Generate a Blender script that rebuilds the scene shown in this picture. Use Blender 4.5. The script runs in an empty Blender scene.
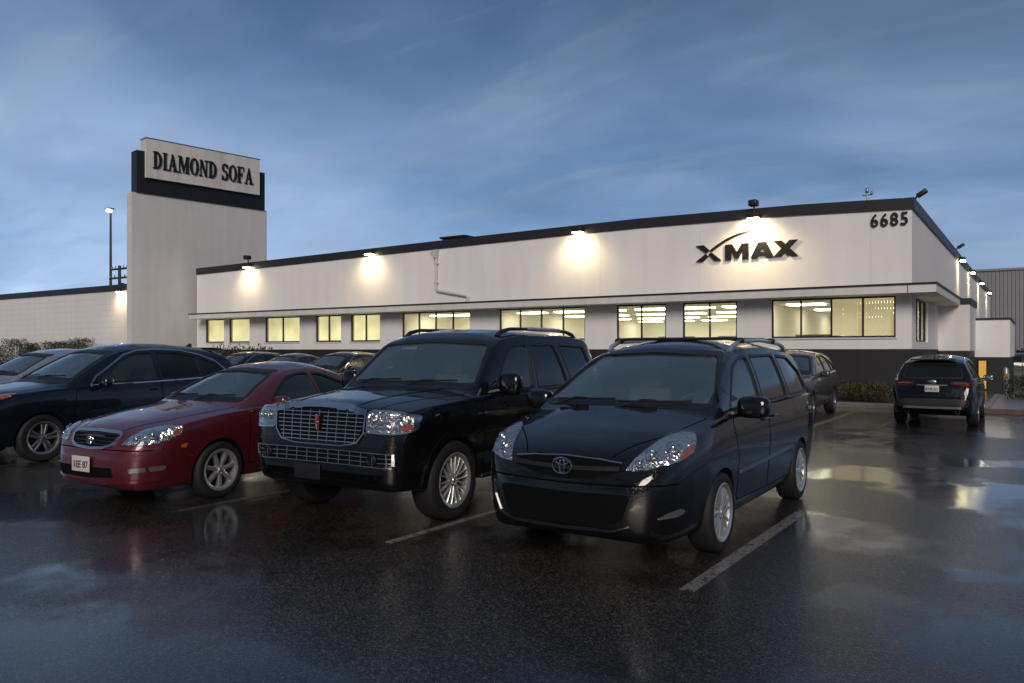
import bpy, bmesh, math, random
import numpy as np
from mathutils import Vector, Matrix
from mathutils.bvhtree import BVHTree
from mathutils.geometry import delaunay_2d_cdt
R = math.radians
PI = math.pi
random.seed(7)
sc = bpy.context.scene
COL = sc.collection

# ------------------------------------------------------------------ materials
def nm(name):
    m = bpy.data.materials.new(name); m.use_nodes = True
    nt = m.node_tree
    return m, nt, nt.nodes, nt.links, nt.nodes['Principled BSDF']

def mat(name, col, rough=.5, metal=0., coat=0., spec=.5, emit=None, es=0., noise=0., nscale=20., bump=0., bscale=60., coatr=.03):
    m, nt, N, L, b = nm(name)
    b.inputs['Base Color'].default_value = (*col, 1)
    b.inputs['Roughness'].default_value = rough
    b.inputs['Metallic'].default_value = metal
    b.inputs['Coat Weight'].default_value = coat
    b.inputs['Coat Roughness'].default_value = coatr
    b.inputs['Specular IOR Level'].default_value = spec
    if emit:
        b.inputs['Emission Color'].default_value = (*emit, 1)
        b.inputs['Emission Strength'].default_value = es
    if noise or bump:
        tc = N.new('ShaderNodeTexCoord')
    if noise:
        n = N.new('ShaderNodeTexNoise'); n.inputs['Scale'].default_value = nscale; n.inputs['Detail'].default_value = 5
        L.new(tc.outputs['Object'], n.inputs['Vector'])
        mx = N.new('ShaderNodeMix'); mx.data_type = 'RGBA'
        mx.inputs[6].default_value = (*[max(0, c*(1-noise)) for c in col], 1)
        mx.inputs[7].default_value = (*[min(1, c*(1+noise)) for c in col], 1)
        L.new(n.outputs['Fac'], mx.inputs[0]); L.new(mx.outputs[2], b.inputs['Base Color'])
    if bump:
        n = N.new('ShaderNodeTexNoise'); n.inputs['Scale'].default_value = bscale; n.inputs['Detail'].default_value = 4
        L.new(tc.outputs['Object'], n.inputs['Vector'])
        bp = N.new('ShaderNodeBump'); bp.inputs['Strength'].default_value = bump; bp.inputs['Distance'].default_value = .01
        L.new(n.outputs['Fac'], bp.inputs['Height']); L.new(bp.outputs[0], b.inputs['Normal'])
    return m

def glass(name, tint=(.8, .85, .88), dark=.3, rough=.02, ior=1.5, film=0.):
    """thin sheet: tinted see-through plus fresnel reflection"""
    m, nt, N, L, b = nm(name)
    out = N['Material Output']
    tr = N.new('ShaderNodeBsdfTransparent'); tr.inputs[0].default_value = (*[c*dark for c in tint], 1)
    gl = N.new('ShaderNodeBsdfGlossy'); gl.inputs['Roughness'].default_value = rough
    gl.inputs['Color'].default_value = (1, 1, 1, 1)
    fr = N.new('ShaderNodeFresnel'); fr.inputs[0].default_value = ior
    geo = N.new('ShaderNodeNewGeometry')
    mx = N.new('ShaderNodeMixShader')
    inv = N.new('ShaderNodeMath'); inv.operation = 'SUBTRACT'; inv.inputs[0].default_value = 1.; L.new(geo.outputs['Backfacing'], inv.inputs[1])
    fm = N.new('ShaderNodeMath'); fm.operation = 'MULTIPLY'; L.new(fr.outputs[0], fm.inputs[0]); L.new(inv.outputs[0], fm.inputs[1])
    L.new(fm.outputs[0], mx.inputs[0]); L.new(tr.outputs[0], mx.inputs[1]); L.new(gl.outputs[0], mx.inputs[2])
    # streaky rain bump on the glossy layer
    tc = N.new('ShaderNodeTexCoord'); n = N.new('ShaderNodeTexNoise'); n.inputs['Scale'].default_value = 45; n.inputs['Detail'].default_value = 3
    L.new(tc.outputs['Object'], n.inputs['Vector'])
    bp = N.new('ShaderNodeBump'); bp.inputs['Strength'].default_value = .06; bp.inputs['Distance'].default_value = .01
    L.new(n.outputs['Fac'], bp.inputs['Height']); L.new(bp.outputs[0], gl.inputs['Normal'])
    if film:
        df = N.new('ShaderNodeBsdfDiffuse'); df.inputs[0].default_value = (.42, .60, .66, 1)  # flat teal painted in for sky reflected by the wet glass
        m2 = N.new('ShaderNodeMixShader'); m2.inputs[0].default_value = film
        L.new(mx.outputs[0], m2.inputs[1]); L.new(df.outputs[0], m2.inputs[2]); L.new(m2.outputs[0], out.inputs[0])
    else: L.new(mx.outputs[0], out.inputs[0])
    return m

def paint(name, col, metal=0., flake=.0):
    """clear-coated car paint, wet with rain beads"""
    m, nt, N, L, b = nm(name)
    b.inputs['Base Color'].default_value = (*col, 1)
    b.inputs['Metallic'].default_value = metal
    b.inputs['Roughness'].default_value = .45
    b.inputs['Specular IOR Level'].default_value = 0. if not metal else .4
    b.inputs['Coat Weight'].default_value = 1.
    b.inputs['Coat Roughness'].default_value = .035
    tc = N.new('ShaderNodeTexCoord')
    v = N.new('ShaderNodeTexVoronoi'); v.inputs['Scale'].default_value = 85; v.inputs['Randomness'].default_value = 1.
    n = N.new('ShaderNodeTexNoise'); n.inputs['Scale'].default_value = 7; n.inputs['Detail'].default_value = 2
    L.new(tc.outputs['Object'], v.inputs['Vector']); L.new(tc.outputs['Object'], n.inputs['Vector'])
    dr = N.new('ShaderNodeMapRange'); dr.inputs[1].default_value = .10; dr.inputs[2].default_value = .34; dr.inputs[3].default_value = 1.; dr.inputs[4].default_value = 0.
    L.new(v.outputs['Distance'], dr.inputs[0])
    b1 = N.new('ShaderNodeBump'); b1.inputs['Strength'].default_value = .04; b1.inputs['Distance'].default_value = .03; L.new(n.outputs['Fac'], b1.inputs['Height'])
    bp = N.new('ShaderNodeBump'); bp.inputs['Strength'].default_value = .30; bp.inputs['Distance'].default_value = .0015
    L.new(dr.outputs[0], bp.inputs['Height']); L.new(b1.outputs[0], bp.inputs['Normal']); L.new(bp.outputs[0], b.inputs['Coat Normal'])
    b.inputs['Coat IOR'].default_value = 1.66
    return m

M = {}
M['paint_black'] = paint('black car paint', (.006, .006, .007))
M['paint_suv'] = paint('black suv paint', (.005, .005, .006))
M['paint_red'] = paint('dark red car paint', (.115, .009, .015), .3)
M['paint_navy'] = paint('blue black car paint', (.007, .009, .016))
M['paint_silver'] = paint('silver car paint', (.34, .36, .39), .5)
M['paint_grey'] = paint('grey car paint', (.035, .038, .042), .3)
M['paint_white'] = paint('white car paint', (.6, .6, .6))
M['rubber'] = mat('tyre rubber', (.012, .012, .013), .7)
M['plastic'] = mat('black plastic', (.012, .012, .013), .45)
M['void'] = mat('dark opening', (.004, .004, .004), .8, spec=.1)
M['seam'] = mat('panel gap', (.002, .002, .002), .8, spec=.05)
M['chrome'] = mat('chrome', (.66, .65, .63), .12, 1.)
M['alloy'] = mat('alloy wheel', (.62, .61, .60), .3, .75, coat=.6)
M['alloydark'] = mat('grey alloy wheel', (.35, .36, .38), .3, .9)
M['brake'] = mat('brake steel', (.018, .018, .018), .6, .2)
M['reflector'] = mat('headlight reflector', (.86, .85, .83), .32, .45, coat=1)
def facet_chrome():
    m, nt, N, L, b = nm('headlight reflector')
    b.inputs['Base Color'].default_value = (.93, .92, .90, 1); b.inputs['Metallic'].default_value = .92; b.inputs['Roughness'].default_value = .09
    tc = N.new('ShaderNodeTexCoord'); v = N.new('ShaderNodeTexVoronoi'); v.inputs['Scale'].default_value = 30; v.distance = 'CHEBYCHEV'
    L.new(tc.outputs['Object'], v.inputs['Vector'])
    bp = N.new('ShaderNodeBump'); bp.inputs['Strength'].default_value = .8; bp.inputs['Distance'].default_value = .028
    L.new(v.outputs['Distance'], bp.inputs['Height']); L.new(bp.outputs[0], b.inputs['Normal'])
    return m
M['reflector'] = facet_chrome()
M['fog'] = mat('fog lamp glass', (.22, .21, .20), .15, .5, coat=1)
M['lens'] = glass('headlight lens', (1, 1, 1), .92, .02)
M['amber'] = mat('amber lens', (.50, .11, .02), .2, coat=1)
M['redlens'] = mat('red tail lens', (.10, .004, .006), .4, spec=.25)
M['glass_clear'] = glass('windscreen glass', (.86, .95, .95), .86, .02, 1.95, .055)
M['glass_side'] = glass('side window glass', (.8, .88, .9), .62, .02, 1.75, .03)
M['glass_privacy'] = glass('privacy glass', (.6, .7, .75), .07, .02, 1.6, .018)
M['interior'] = mat('car interior', (.09, .085, .08), .7)
M['interior_grey'] = mat('grey upholstery', (.15, .14, .125), .85)
M['interior_dark'] = mat('black upholstery', (.03, .03, .03), .8)
M['plate'] = mat('white number plate', (.62, .62, .6), .4)
M['platetext'] = mat('plate characters', (.10, .025, .03), .5)
M['badge_red'] = mat('red badge enamel', (.30, .02, .03), .3, .4)

# ------------------------------------------------------------------ mesh tools
class MB:
    def __init__(s):
        s.v = []; s.f = []; s.m = []; s.mi = 0
    def add(s, vs, fs):
        o = len(s.v); s.v += [tuple(v) for v in vs]
        for f in fs: s.f.append(tuple(i+o for i in f)); s.m.append(s.mi)
        return s
    def box(s, x0, x1, y0, y1, z0, z1, rot=0, piv=None):
        vs = [(x, y, z) for x in (x0, x1) for y in (y0, y1) for z in (z0, z1)]
        if rot:
            p = Vector(piv or ((x0+x1)/2, (y0+y1)/2, 0)); mr = Matrix.Rotation(rot, 3, 'Z')
            vs = [tuple(mr @ (Vector(v)-p) + p) for v in vs]
        return s.add(vs, [(0,1,3,2),(4,6,7,5),(0,4,5,1),(2,3,7,6),(0,2,6,4),(1,5,7,3)])
    def rbox(s, c, d, bev=.02, seg=3, mtx=None):
        bm = bmesh.new(); bmesh.ops.create_cube(bm, size=1)
        bmesh.ops.scale(bm, vec=d, verts=bm.verts)
        bmesh.ops.bevel(bm, geom=bm.edges[:], offset=bev, segments=seg, profile=.5, affect='EDGES')
        T = Matrix.Translation(c) @ (mtx or Matrix())
        bm.transform(T); bm.verts.index_update()
        s.add([v.co[:] for v in bm.verts], [[v.index for v in f.verts] for f in bm.faces]); bm.free(); return s
    def blob(s, c, r, n=2.4, nu=16, nv=10, mtx=None):
        def e(t, p): return math.copysign(abs(t)**p, t)
        p = 2/n; vs = []; fs = []
        for j in range(nv+1):
            a = -PI/2 + PI*j/nv
            for i in range(nu):
                b = 2*PI*i/nu
                v = Vector((r[0]*e(math.cos(a), p)*e(math.cos(b), p), r[1]*e(math.cos(a), p)*e(math.sin(b), p), r[2]*e(math.sin(a), p)))
                if mtx: v = mtx @ v
                vs.append(v+Vector(c))
        for j in range(nv):
            for i in range(nu):
                k = (i+1) % nu
                fs.append((j*nu+i, j*nu+k, (j+1)*nu+k, (j+1)*nu+i))
        return s.add(vs, fs)
    def tube(s, pts, r, n=8, closed=False):
        pts = [Vector(p) for p in pts]; vs = []; fs = []; k = len(pts)
        up = None
        for i, p in enumerate(pts):
            if closed: t = pts[(i+1) % k]-pts[i-1]
            else: t = pts[min(i+1, k-1)]-pts[max(i-1, 0)]
            t.normalize()
            if up is None: up = t.orthogonal().normalized()
            else:
                up = (up - t*up.dot(t))
                up = up.normalized() if up.length > 1e-6 else t.orthogonal().normalized()
            b = t.cross(up); rr = r[i] if isinstance(r, (list, tuple)) else r
            for j in range(n):
                a = 2*PI*j/n; vs.append(p + up*math.cos(a)*rr + b*math.sin(a)*rr)
        for i in range(k if closed else k-1):
            q = (i+1) % k
            for j in range(n):
                w = (j+1) % n; fs.append((i*n+j, i*n+w, q*n+w, q*n+j))
        if not closed:
            fs.append(tuple(range(n-1, -1, -1))); fs.append(tuple((k-1)*n+j for j in range(n)))
        return s.add(vs, fs)
    def lathe(s, prof, c=(0, 0, 0), n=40, axis='x'):
        vs = []; fs = []; k = len(prof)
        for i in range(n):
            a = 2*PI*i/n
            for r, h in prof:
                if axis == 'x': vs.append((c[0]+h, c[1]+r*math.cos(a), c[2]+r*math.sin(a)))
                else: vs.append((c[0]+r*math.cos(a), c[1]+r*math.sin(a), c[2]+h))
        for i in range(n):
            q = (i+1) % n
            for j in range(k-1): fs.append((i*k+j, q*k+j, q*k+j+1, i*k+j+1))
        return s.add(vs, fs)
    def prism(s, poly, fn, d0, d1):
        """poly 2-D, fn(a,b,d)->xyz"""
        n = len(poly)
        vs = [fn(a, b, d0) for a, b in poly]+[fn(a, b, d1) for a, b in poly]
        fs = [tuple(range(n-1, -1, -1)), tuple(range(n, 2*n))]+[(i, (i+1) % n, n+(i+1) % n, n+i) for i in range(n)]
        return s.add(vs, fs)
    def mesh(s, name):
        me = bpy.data.meshes.new(name); me.from_pydata(s.v, [], s.f); me.update(); return me
    def build(s, name, mats, parent=None, smooth=30, fix=True):
        me = s.mesh(name)
        mats = mats if isinstance(mats, (list, tuple)) else [mats]
        for m in mats: me.materials.append(m)
        if len(mats) > 1: me.polygons.foreach_set('material_index', s.m)
        if fix:
            bm = bmesh.new(); bm.from_mesh(me); bmesh.ops.recalc_face_normals(bm, faces=bm.faces); bm.to_mesh(me); bm.free()
        return link(name, me, parent, smooth)

def link(name, me, parent=None, smooth=30):
    o = bpy.data.objects.new(name, me); COL.objects.link(o)
    if parent: o.parent = parent
    if smooth:
        me.polygons.foreach_set('use_smooth', [True]*len(me.polygons))
        me.set_sharp_from_angle(angle=R(smooth))
    return o

def tag(o, label=None, cat=None, group=None, kind=None):
    if label: o['label'] = label
    if cat: o['category'] = cat
    if group: o['group'] = group
    if kind: o['kind'] = kind
    return o

def thing(name, label, cat, loc=(0, 0, 0), rz=0., group=None):
    o = bpy.data.objects.new(name, None); COL.objects.link(o)
    o.empty_display_size = .2; o.location = loc; o.rotation_euler = (0, 0, rz)
    return tag(o, label, cat, group)

def copy_tree(o, parent=None):
    c = o.copy(); COL.objects.link(c); c.parent = parent
    for ch in list(o.children): copy_tree(ch, c)
    return c

def walk(o):
    yield o
    for c in o.children: yield from walk(c)

def repaint(root, old, new):
    for o in walk(root):
        if o.type == 'MESH':
            for sl in o.material_slots:
                if sl.material == old:
                    sl.link = 'OBJECT'; sl.material = new

def text_mesh(txt, size, depth, bold=0.):
    cu = bpy.data.curves.new('t', 'FONT'); cu.body = txt; cu.size = size; cu.extrude = depth; cu.offset = bold
    cu.align_x = 'CENTER'; cu.align_y = 'CENTER'
    o = bpy.data.objects.new('t', cu); COL.objects.link(o)
    dg = bpy.context.evaluated_depsgraph_get()
    me = bpy.data.meshes.new_from_object(o.evaluated_get(dg))
    bpy.data.objects.remove(o); bpy.data.curves.remove(cu)
    return me

def boolean(me, cut):
    a = bpy.data.objects.new('a', me); b = bpy.data.objects.new('b', cut)
    COL.objects.link(a); COL.objects.link(b)
    md = a.modifiers.new('b', 'BOOLEAN'); md.object = b; md.operation = 'DIFFERENCE'; md.solver = 'EXACT'; md.material_mode = 'TRANSFER'
    dg = bpy.context.evaluated_depsgraph_get()
    out = bpy.data.meshes.new_from_object(a.evaluated_get(dg))
    bpy.data.objects.remove(a); bpy.data.objects.remove(b)
    return out

def rpoly(pts, r=.03, n=4):
    """round the corners of a polygon"""
    out = []; k = len(pts)
    for i in range(k):
        p = Vector(pts[i]); a = Vector(pts[i-1]); b = Vector(pts[(i+1) % k])
        ra = min(r, (a-p).length*.45); rb = min(r, (b-p).length*.45)
        s = p+(a-p).normalized()*ra; e = p+(b-p).normalized()*rb
        for j in range(n+1):
            t = j/n; q = s*(1-t)**2 + p*2*t*(1-t) + e*t*t
            out.append((q.x, q.y))
    return out

def grow(poly, d):
    """offset polygon outward"""
    k = len(poly); area = sum(poly[i-1][0]*poly[i][1]-poly[i][0]*poly[i-1][1] for i in range(k))
    sg = 1 if area > 0 else -1
    out = []
    for i in range(k):
        a = Vector(poly[i-1]); p = Vector(poly[i]); b = Vector(poly[(i+1) % k])
        n1 = (p-a); n2 = (b-p)
        if n1.length < 1e-9: n1 = n2
        if n2.length < 1e-9: n2 = n1
        n1 = Vector((n1.y, -n1.x)).normalized(); n2 = Vector((n2.y, -n2.x)).normalized()
        n = (n1+n2); n = n.normalized() if n.length > 1e-6 else n1
        out.append(tuple(p+n*d*sg))
    return out

def resample(pts, d, closed=False):
    pts = [Vector(p) for p in pts]
    if closed: pts = pts+[pts[0]]
    out = []
    for a, b in zip(pts, pts[1:]):
        n = max(1, int((b-a).length/d))
        for i in range(n): out.append(a.lerp(b, i/n))
    if not closed: out.append(pts[-1])
    return out

# ------------------------------------------------------------------ vehicles
class Fn:
    """piecewise profile with a small box blur"""
    def __init__(s, pts, blur=.05):
        s.x = [p[0] for p in pts]; s.y = [p[1] for p in pts]; s.b = blur
    def __call__(s, t):
        d = min(s.b, max(0., t-s.x[0]), max(0., s.x[-1]-t))
        return float(np.mean(np.interp([t-d, t-d*.66, t-d*.33, t, t+d*.33, t+d*.66, t+d], s.x, s.y)))

def loft(P, stations, inset=0., zfloor=None):
    plan, top, belt, bot, roofw, zr = P['plan'], P['top'], P['belt'], P['bot'], P['roofw'], P['zroof']
    crown = P.get('crown', .07)
    rings = []
    for s in stations:
        W = max(.06, plan(s)-inset); zt = top(s)-inset*.9; zb = bot(s) if zfloor is None else zfloor
        zs = min(belt(s), zt-.015)
        if inset: zs = min(belt(s), zt-.02)
        h = max(.02, zs-zb)
        tuck = P.get('tuck', .045)*(1 if W > .4 else W/.4)
        pts = [(0, zb), (W*.5, zb), (max(W-.16, W*.75), zb), (W-tuck-.03, zb+min(.02, h*.1)), (W-tuck, zb+min(.07, h*.2)),
               (W-tuck*.45, zb+h*.33), (W-tuck*.12, zb+h*.5), (W, zb+h*.66), (W-.004, zb+h*.78), (W-.016, zb+h*.90), (W-.04, zs-.004*min(1, h))]
        sh = P.get('shelf', .07)
        S = (W-sh, zs+.008)
        zE = max(zs+.01, zt-crown)
        if zE > zs+.012:
            pass
        k = min(1., max(0., (zE-zs)/max(.05, zr-crown-zs)))
        Ey = (W-sh-.01)*(1-k)+(roofw(s)-inset)*k
        Ey = min(Ey, W-sh)
        n1 = 9
        for i in range(n1):
            t = i/(n1-1); bow = P.get('bow', .02)*math.sin(PI*t)*k
            pts.append((S[0]*(1-t)+Ey*t+bow, S[1]*(1-t)+zE*t))
        n2 = 11
        pw = P.get('pw', 2.4)
        for i in range(1, n2):
            y = Ey*(1-i/(n2-1)) if i > 3 else Ey*(1-[0, .012, .035, .08][i])
            pts.append((y, zE+(zt-zE)*(1-(y/Ey)**pw)**.9))
        rings.append(pts)
    n = len(rings[0]); vs = []; fs = []
    sf = P['sf']
    # ring = right half reversed + left half, closed
    for s, pts in zip(stations, rings):
        full = pts + [(-y, z) for y, z in pts[-2:0:-1]]
        for y, z in full: vs.append((y, s-sf, z))
    m = 2*n-2
    for i in range(len(rings)-1):
        for j in range(m):
            q = (j+1) % m
            fs.append((i*m+j, i*m+q, (i+1)*m+q, (i+1)*m+j))
    # end caps as strips between left and right halves
    for base, flip in ((0, False), ((len(rings)-1)*m, True)):
        for j in range(n-1):
            a, b = base+j, base+j+1; c, d = base+(m-j-1) % m if j+1 < n-1 else base+n-1, base+(m-j) % m
            f = [a, b, c, d]
            g = []
            for x in f:
                if x not in g: g.append(x)
            if len(g) > 2: fs.append(tuple(reversed(g)) if flip else tuple(g))
    return vs, fs

class Car:
    def __init__(s, P, name, label, cat, group=None, paintm=None):
        s.P = P; s.sf = P['sf']; L = P['L']
        s.root = thing(name, label, cat, group=group)
        s.ky, s.kz = P.get('ky', 1.), P.get('kz', 1.); s.root.scale = (P.get('kx', 1.), s.ky, s.kz)
        s.paint = paintm
        st = sorted(set([0, .01, .025, .045, .07, .1, .14, .18, .23, .29, .36, .44] + list(np.arange(.5, L-.4, .055)) + [L-.36, L-.29, L-.23, L-.18, L-.14, L-.1, L-.07, L-.045, L-.025, L-.01, L]))
        vs, fs = loft(P, st)
        mb = MB(); mb.add(vs, fs)
        s.outer = mb.mesh('outer')
        bm = bmesh.new(); bm.from_mesh(s.outer); bmesh.ops.recalc_face_normals(bm, faces=bm.faces); bm.to_mesh(s.outer)
        s.bvh = BVHTree.FromBMesh(bm); bm.free()
    # -- projection
    def hit(s, axis, a, b):
        sf = s.sf
        if axis == 'L': o, d = Vector((3, a-sf, b)), Vector((-1, 0, 0))
        elif axis == 'F': o, d = Vector((a, -6, b)), Vector((0, 1, 0))
        elif axis == 'B': o, d = Vector((a, 10, b)), Vector((0, -1, 0))
        elif axis == 'T': o, d = Vector((a, b-sf, 5)), Vector((0, 0, -1))
        elif isinstance(axis, tuple):
            e, u, d = s.frame(axis); o = e*a+u*b-d*8
        else:
            g = R(axis); e = Vector((math.cos(g), math.sin(g), 0)); d = Vector((-math.sin(g), math.cos(g), 0))
            o = Vector((0, -sf, b))+e*a-d*6
        r = s.bvh.ray_cast(o, d)
        if r[0] is None:
            q = s.bvh.find_nearest(o+d*(6 if not isinstance(axis, str) else (2 if axis == 'L' else 5)))
            return q[0], q[1]
        return r[0], r[1]
    def frame(s, axis):
        m = Matrix.Rotation(R(axis[0]), 3, 'Z') @ Matrix.Rotation(-R(axis[1]), 3, 'X')
        return m @ Vector((1, 0, 0)), m @ Vector((0, 0, 1)), m @ Vector((0, 1, 0))
    def patch3(s, mb, pts3, axis, mirror=False, **k):
        e, u, d = s.frame(axis)
        return s.patch(mb, rpoly([(Vector(p).dot(e), Vector(p).dot(u)) for p in pts3], .015), axis, mirror=mirror, **k)
    def bowls3(s, mb, spots, axis):
        e, u, d = s.frame(axis)
        for p, r in spots:
            q, n = s.hit(axis, Vector(p).dot(e), Vector(p).dot(u)); n = (n-d*1.2).normalized(); q = q+n*.018
            t = n.orthogonal().normalized(); w = n.cross(t)
            mb.tube([q+t*r*math.cos(i*PI/10)+w*r*math.sin(i*PI/10) for i in range(20)], r*.13, 6, True)
            mb.blob(q+n*.006, (r*.55,)*3, 2, 12, 8)
        return mb
    def pt(s, axis, a, b, off=0.):
        p, n = s.hit(axis, a, b); return p+n*off
    def patch(s, mb, poly, axis, off=.004, thick=.01, g=.06, mirror=False, both=False):
        for sgn in ((1, -1) if both else ((-1,) if mirror else (1,))):
            bnd = resample(poly, g, True)
            xs = [p.x for p in bnd]; ys = [p.y for p in bnd]
            pts = list(bnd); n = len(bnd)
            def inside(x, y):
                c = False
                for i in range(n):
                    a, b = bnd[i], bnd[i-1]
                    if (a.y > y) != (b.y > y) and x < (b.x-a.x)*(y-a.y)/(b.y-a.y)+a.x: c = not c
                return c
            x = min(xs)+g*.5
            while x < max(xs):
                y = min(ys)+g*.5
                while y < max(ys):
                    if inside(x, y) and min((Vector((x, y))-p).length for p in bnd) > g*.45: pts.append(Vector((x, y)))
                    y += g
                x += g
            V, E, F, *_ = delaunay_2d_cdt([Vector((p[0], p[1])) for p in pts], [(i, (i+1) % n) for i in range(n)], [list(range(n))], 1, 1e-5)
            H = [s.hit(axis, p.x, p.y) for p in V]
            tops = [p+nn*off for p, nn in H]; bots = [p+nn*(off-thick) for p, nn in H]
            m = len(V)
            vs = [(sgn*v.x, v.y, v.z) for v in tops+bots]
            fs = [tuple(f) for f in F]+[tuple(m+i for i in reversed(f)) for f in F]
            cnt = {}
            for f in F:
                for i in range(len(f)):
                    k = (f[i-1], f[i]); cnt[k] = 1
            for (a, b) in list(cnt):
                if (b, a) not in cnt: fs.append((b, a, m+a, m+b))
            mb.add(vs, fs)
        return mb
    def ribbon(s, mb, pts, w, axis, off=.004, thick=.012, closed=False, both=False, d=.03):
        P2 = resample(pts, d, closed); k = len(P2)
        Lf, Rt = [], []
        for i in range(k):
            a = P2[i-1] if (i or closed) else P2[i]; b = P2[(i+1) % k] if (i < k-1 or closed) else P2[i]
            t = (b-a).normalized(); nrm = Vector((-t.y, t.x))*w*.5
            Lf.append(P2[i]+nrm); Rt.append(P2[i]-nrm)
        for sgn in ((1, -1) if both else (1,)):
            vs = []
            for l, r in zip(Lf, Rt):
                (pl, nl), (pr, nr) = s.hit(axis, *l), s.hit(axis, *r)
                for v in (pl+nl*off, pr+nr*off, pr+nr*(off-thick), pl+nl*(off-thick)): vs.append((sgn*v.x, v.y, v.z))
            fs = []
            for i in range(k if closed else k-1):
                q = (i+1) % k
                for j in range(4): fs.append((i*4+j, i*4+(j+1) % 4, q*4+(j+1) % 4, q*4+j))
            if not closed: fs += [(3, 2, 1, 0), tuple((k-1)*4+j for j in range(4))]
            mb.add(vs, fs)
        return mb
    def part(s, name, mb, m, parent=None, smooth=35):
        return mb.build(name, m, parent or s.root, smooth)
    def pair(s, name, mb, m, parent=None):
        out = []
        for sg in (1, -1):
            g = MB(); idx = {}
            for f in mb.f:
                if sum(mb.v[i][0] for i in f)*sg > 0:
                    for i in f:
                        if i not in idx: idx[i] = len(g.v); g.v.append(mb.v[i])
                    g.f.append(tuple(idx[i] for i in f)); g.m.append(0)
            out.append(s.part(name, g, m, parent))
        return out
    # -- body with hollow cabin, wheel arches and window openings
    def body(s):
        P = s.P; sf = s.sf; me = s.outer.copy()
        me.materials.append(s.paint)
        def cut(mb, m):
            nonlocal me
            c = mb.mesh('c')
            bm = bmesh.new(); bm.from_mesh(c); bmesh.ops.recalc_face_normals(bm, faces=bm.faces); bm.to_mesh(c); bm.free()
            c.materials.append(m)
            me = boolean(me, c)
        if 'cabin' in P:
            c0, c1 = P['cabin']
            vs, fs = loft(P, list(np.arange(c0, c1, .12))+[c1], .055, .32)
            cut(MB().add(vs, fs), M['interior_dark'])
        for ax in (P.get('axf', P['sf']), P['sr']):
            mb = MB()
            for sg in (1, -1):
                x0, x1 = sg*(P['xw']-P['tw']-.1), sg*1.4
                poly = [(P['ra']*math.cos(2*PI*i/48)/s.ky, P['ra']*math.sin(2*PI*i/48)/s.kz) for i in range(48)]
                mb.prism(poly, lambda a, b, d: (d, ax-sf+a, P['r']/s.kz+b), x0, x1)
            cut(mb, M['plastic'])
        mb = MB(); 
        for poly, kind in P['side']:
            for sg in (1, -1): mb.prism(rpoly(poly, .05), lambda a, b, d: (d, a-sf, b), sg*.25, sg*2)
        if P['side']: cut(mb, s.paint)
        if 'ws' in P:
            mb = MB(); mb.prism(rpoly(P['ws'], .06), lambda a, b, d: (a, d-sf, b), P['wsy'][0], P['wsy'][1]); cut(mb, s.paint)
        if 'rw' in P:
            mb = MB(); mb.prism(rpoly(P['rw'], .08), lambda a, b, d: (a, d-sf, b), P['rwy'][0], P['rwy'][1]); cut(mb, s.paint)
        o = link('body', me, s.root, 38)
        s.bodyobj = o
        # glass
        for poly, kind in P['side']:
            for both_sg in (1, -1):
                g = MB(); s.patch(g, grow(rpoly(poly, .05), .018), 'L', -.014, .005, .09, mirror=both_sg < 0)
                s.part('side_window', g, M[kind])
            g = MB(); s.ribbon(g, rpoly(poly, .05), .026, 'L', .003, .022, True, True)
            s.pair('window_seal', g, M['plastic'])
        if 'ws' in P:
            g = MB(); s.patch(g, grow(rpoly(P['ws'], .06), .02), 'F', -.012, .005, .09); w = s.part('windscreen', g, M['glass_clear'])
            g = MB(); s.ribbon(g, rpoly(P['ws'], .06), .035, 'F', .002, .018, True); s.part('window_seal', g, M['plastic'], w)
        if 'rw' in P:
            g = MB(); s.patch(g, grow(rpoly(P['rw'], .08), .02), 'B', -.012, .005, .09); w = s.part('rear_window', g, M['glass_privacy'])
            g = MB(); s.ribbon(g, rpoly(P['rw'], .08), .035, 'B', .002, .018, True); s.part('window_seal', g, M['plastic'], w)
    def arch_lip(s, m, w=.05, off=.012):
        for ax in (s.P.get('axf', s.P['sf']), s.P['sr']):
            g = MB(); r = s.P['ra']+w*.4
            pts = [(ax+r*math.cos(a)/s.ky, (s.P['r']+r*math.sin(a))/s.kz) for a in np.linspace(-.35, PI+.35, 36)]
            s.ribbon(g, pts, w, 'L', off, .03, both=True); s.pair('fender_flare', g, m)
    def seams(s, doors, handles=(), hm=None):
        """doors: list of side-view polygons"""
        for poly in doors:
            for sg in (1, -1):
                g = MB(); pl = rpoly(poly, .05)
                s.patch(g, grow(pl, -.004), 'L', .003, .012, .12, mirror=sg < 0)
                d = s.part('door', g, s.paint, smooth=40)
                g = MB(); P2 = pl
                s.ribbon(g, pl, .012, 'L', .0015, .006, True, False)
                if sg < 0: g.v = [(-x, y, z) for x, y, z in g.v]
                s.part('door_gap', g, M['seam'], d)
                for hx, hz in handles:
                    if min(p[0] for p in poly) < hx < max(p[0] for p in poly):
                        p, n = s.hit('L', hx, hz)
                        h = MB(); h.tube([p+Vector((-.01, -.1, 0)), p+Vector((.018, -.08, .002)), p+Vector((.024, 0, .003)), p+Vector((.018, .08, .002)), p+Vector((-.01, .1, 0))], .012, 8)
                        if sg < 0: h.v = [(-x, y, z) for x, y, z in h.v]
                        s.part('handle', h, hm or s.paint, d)
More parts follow.
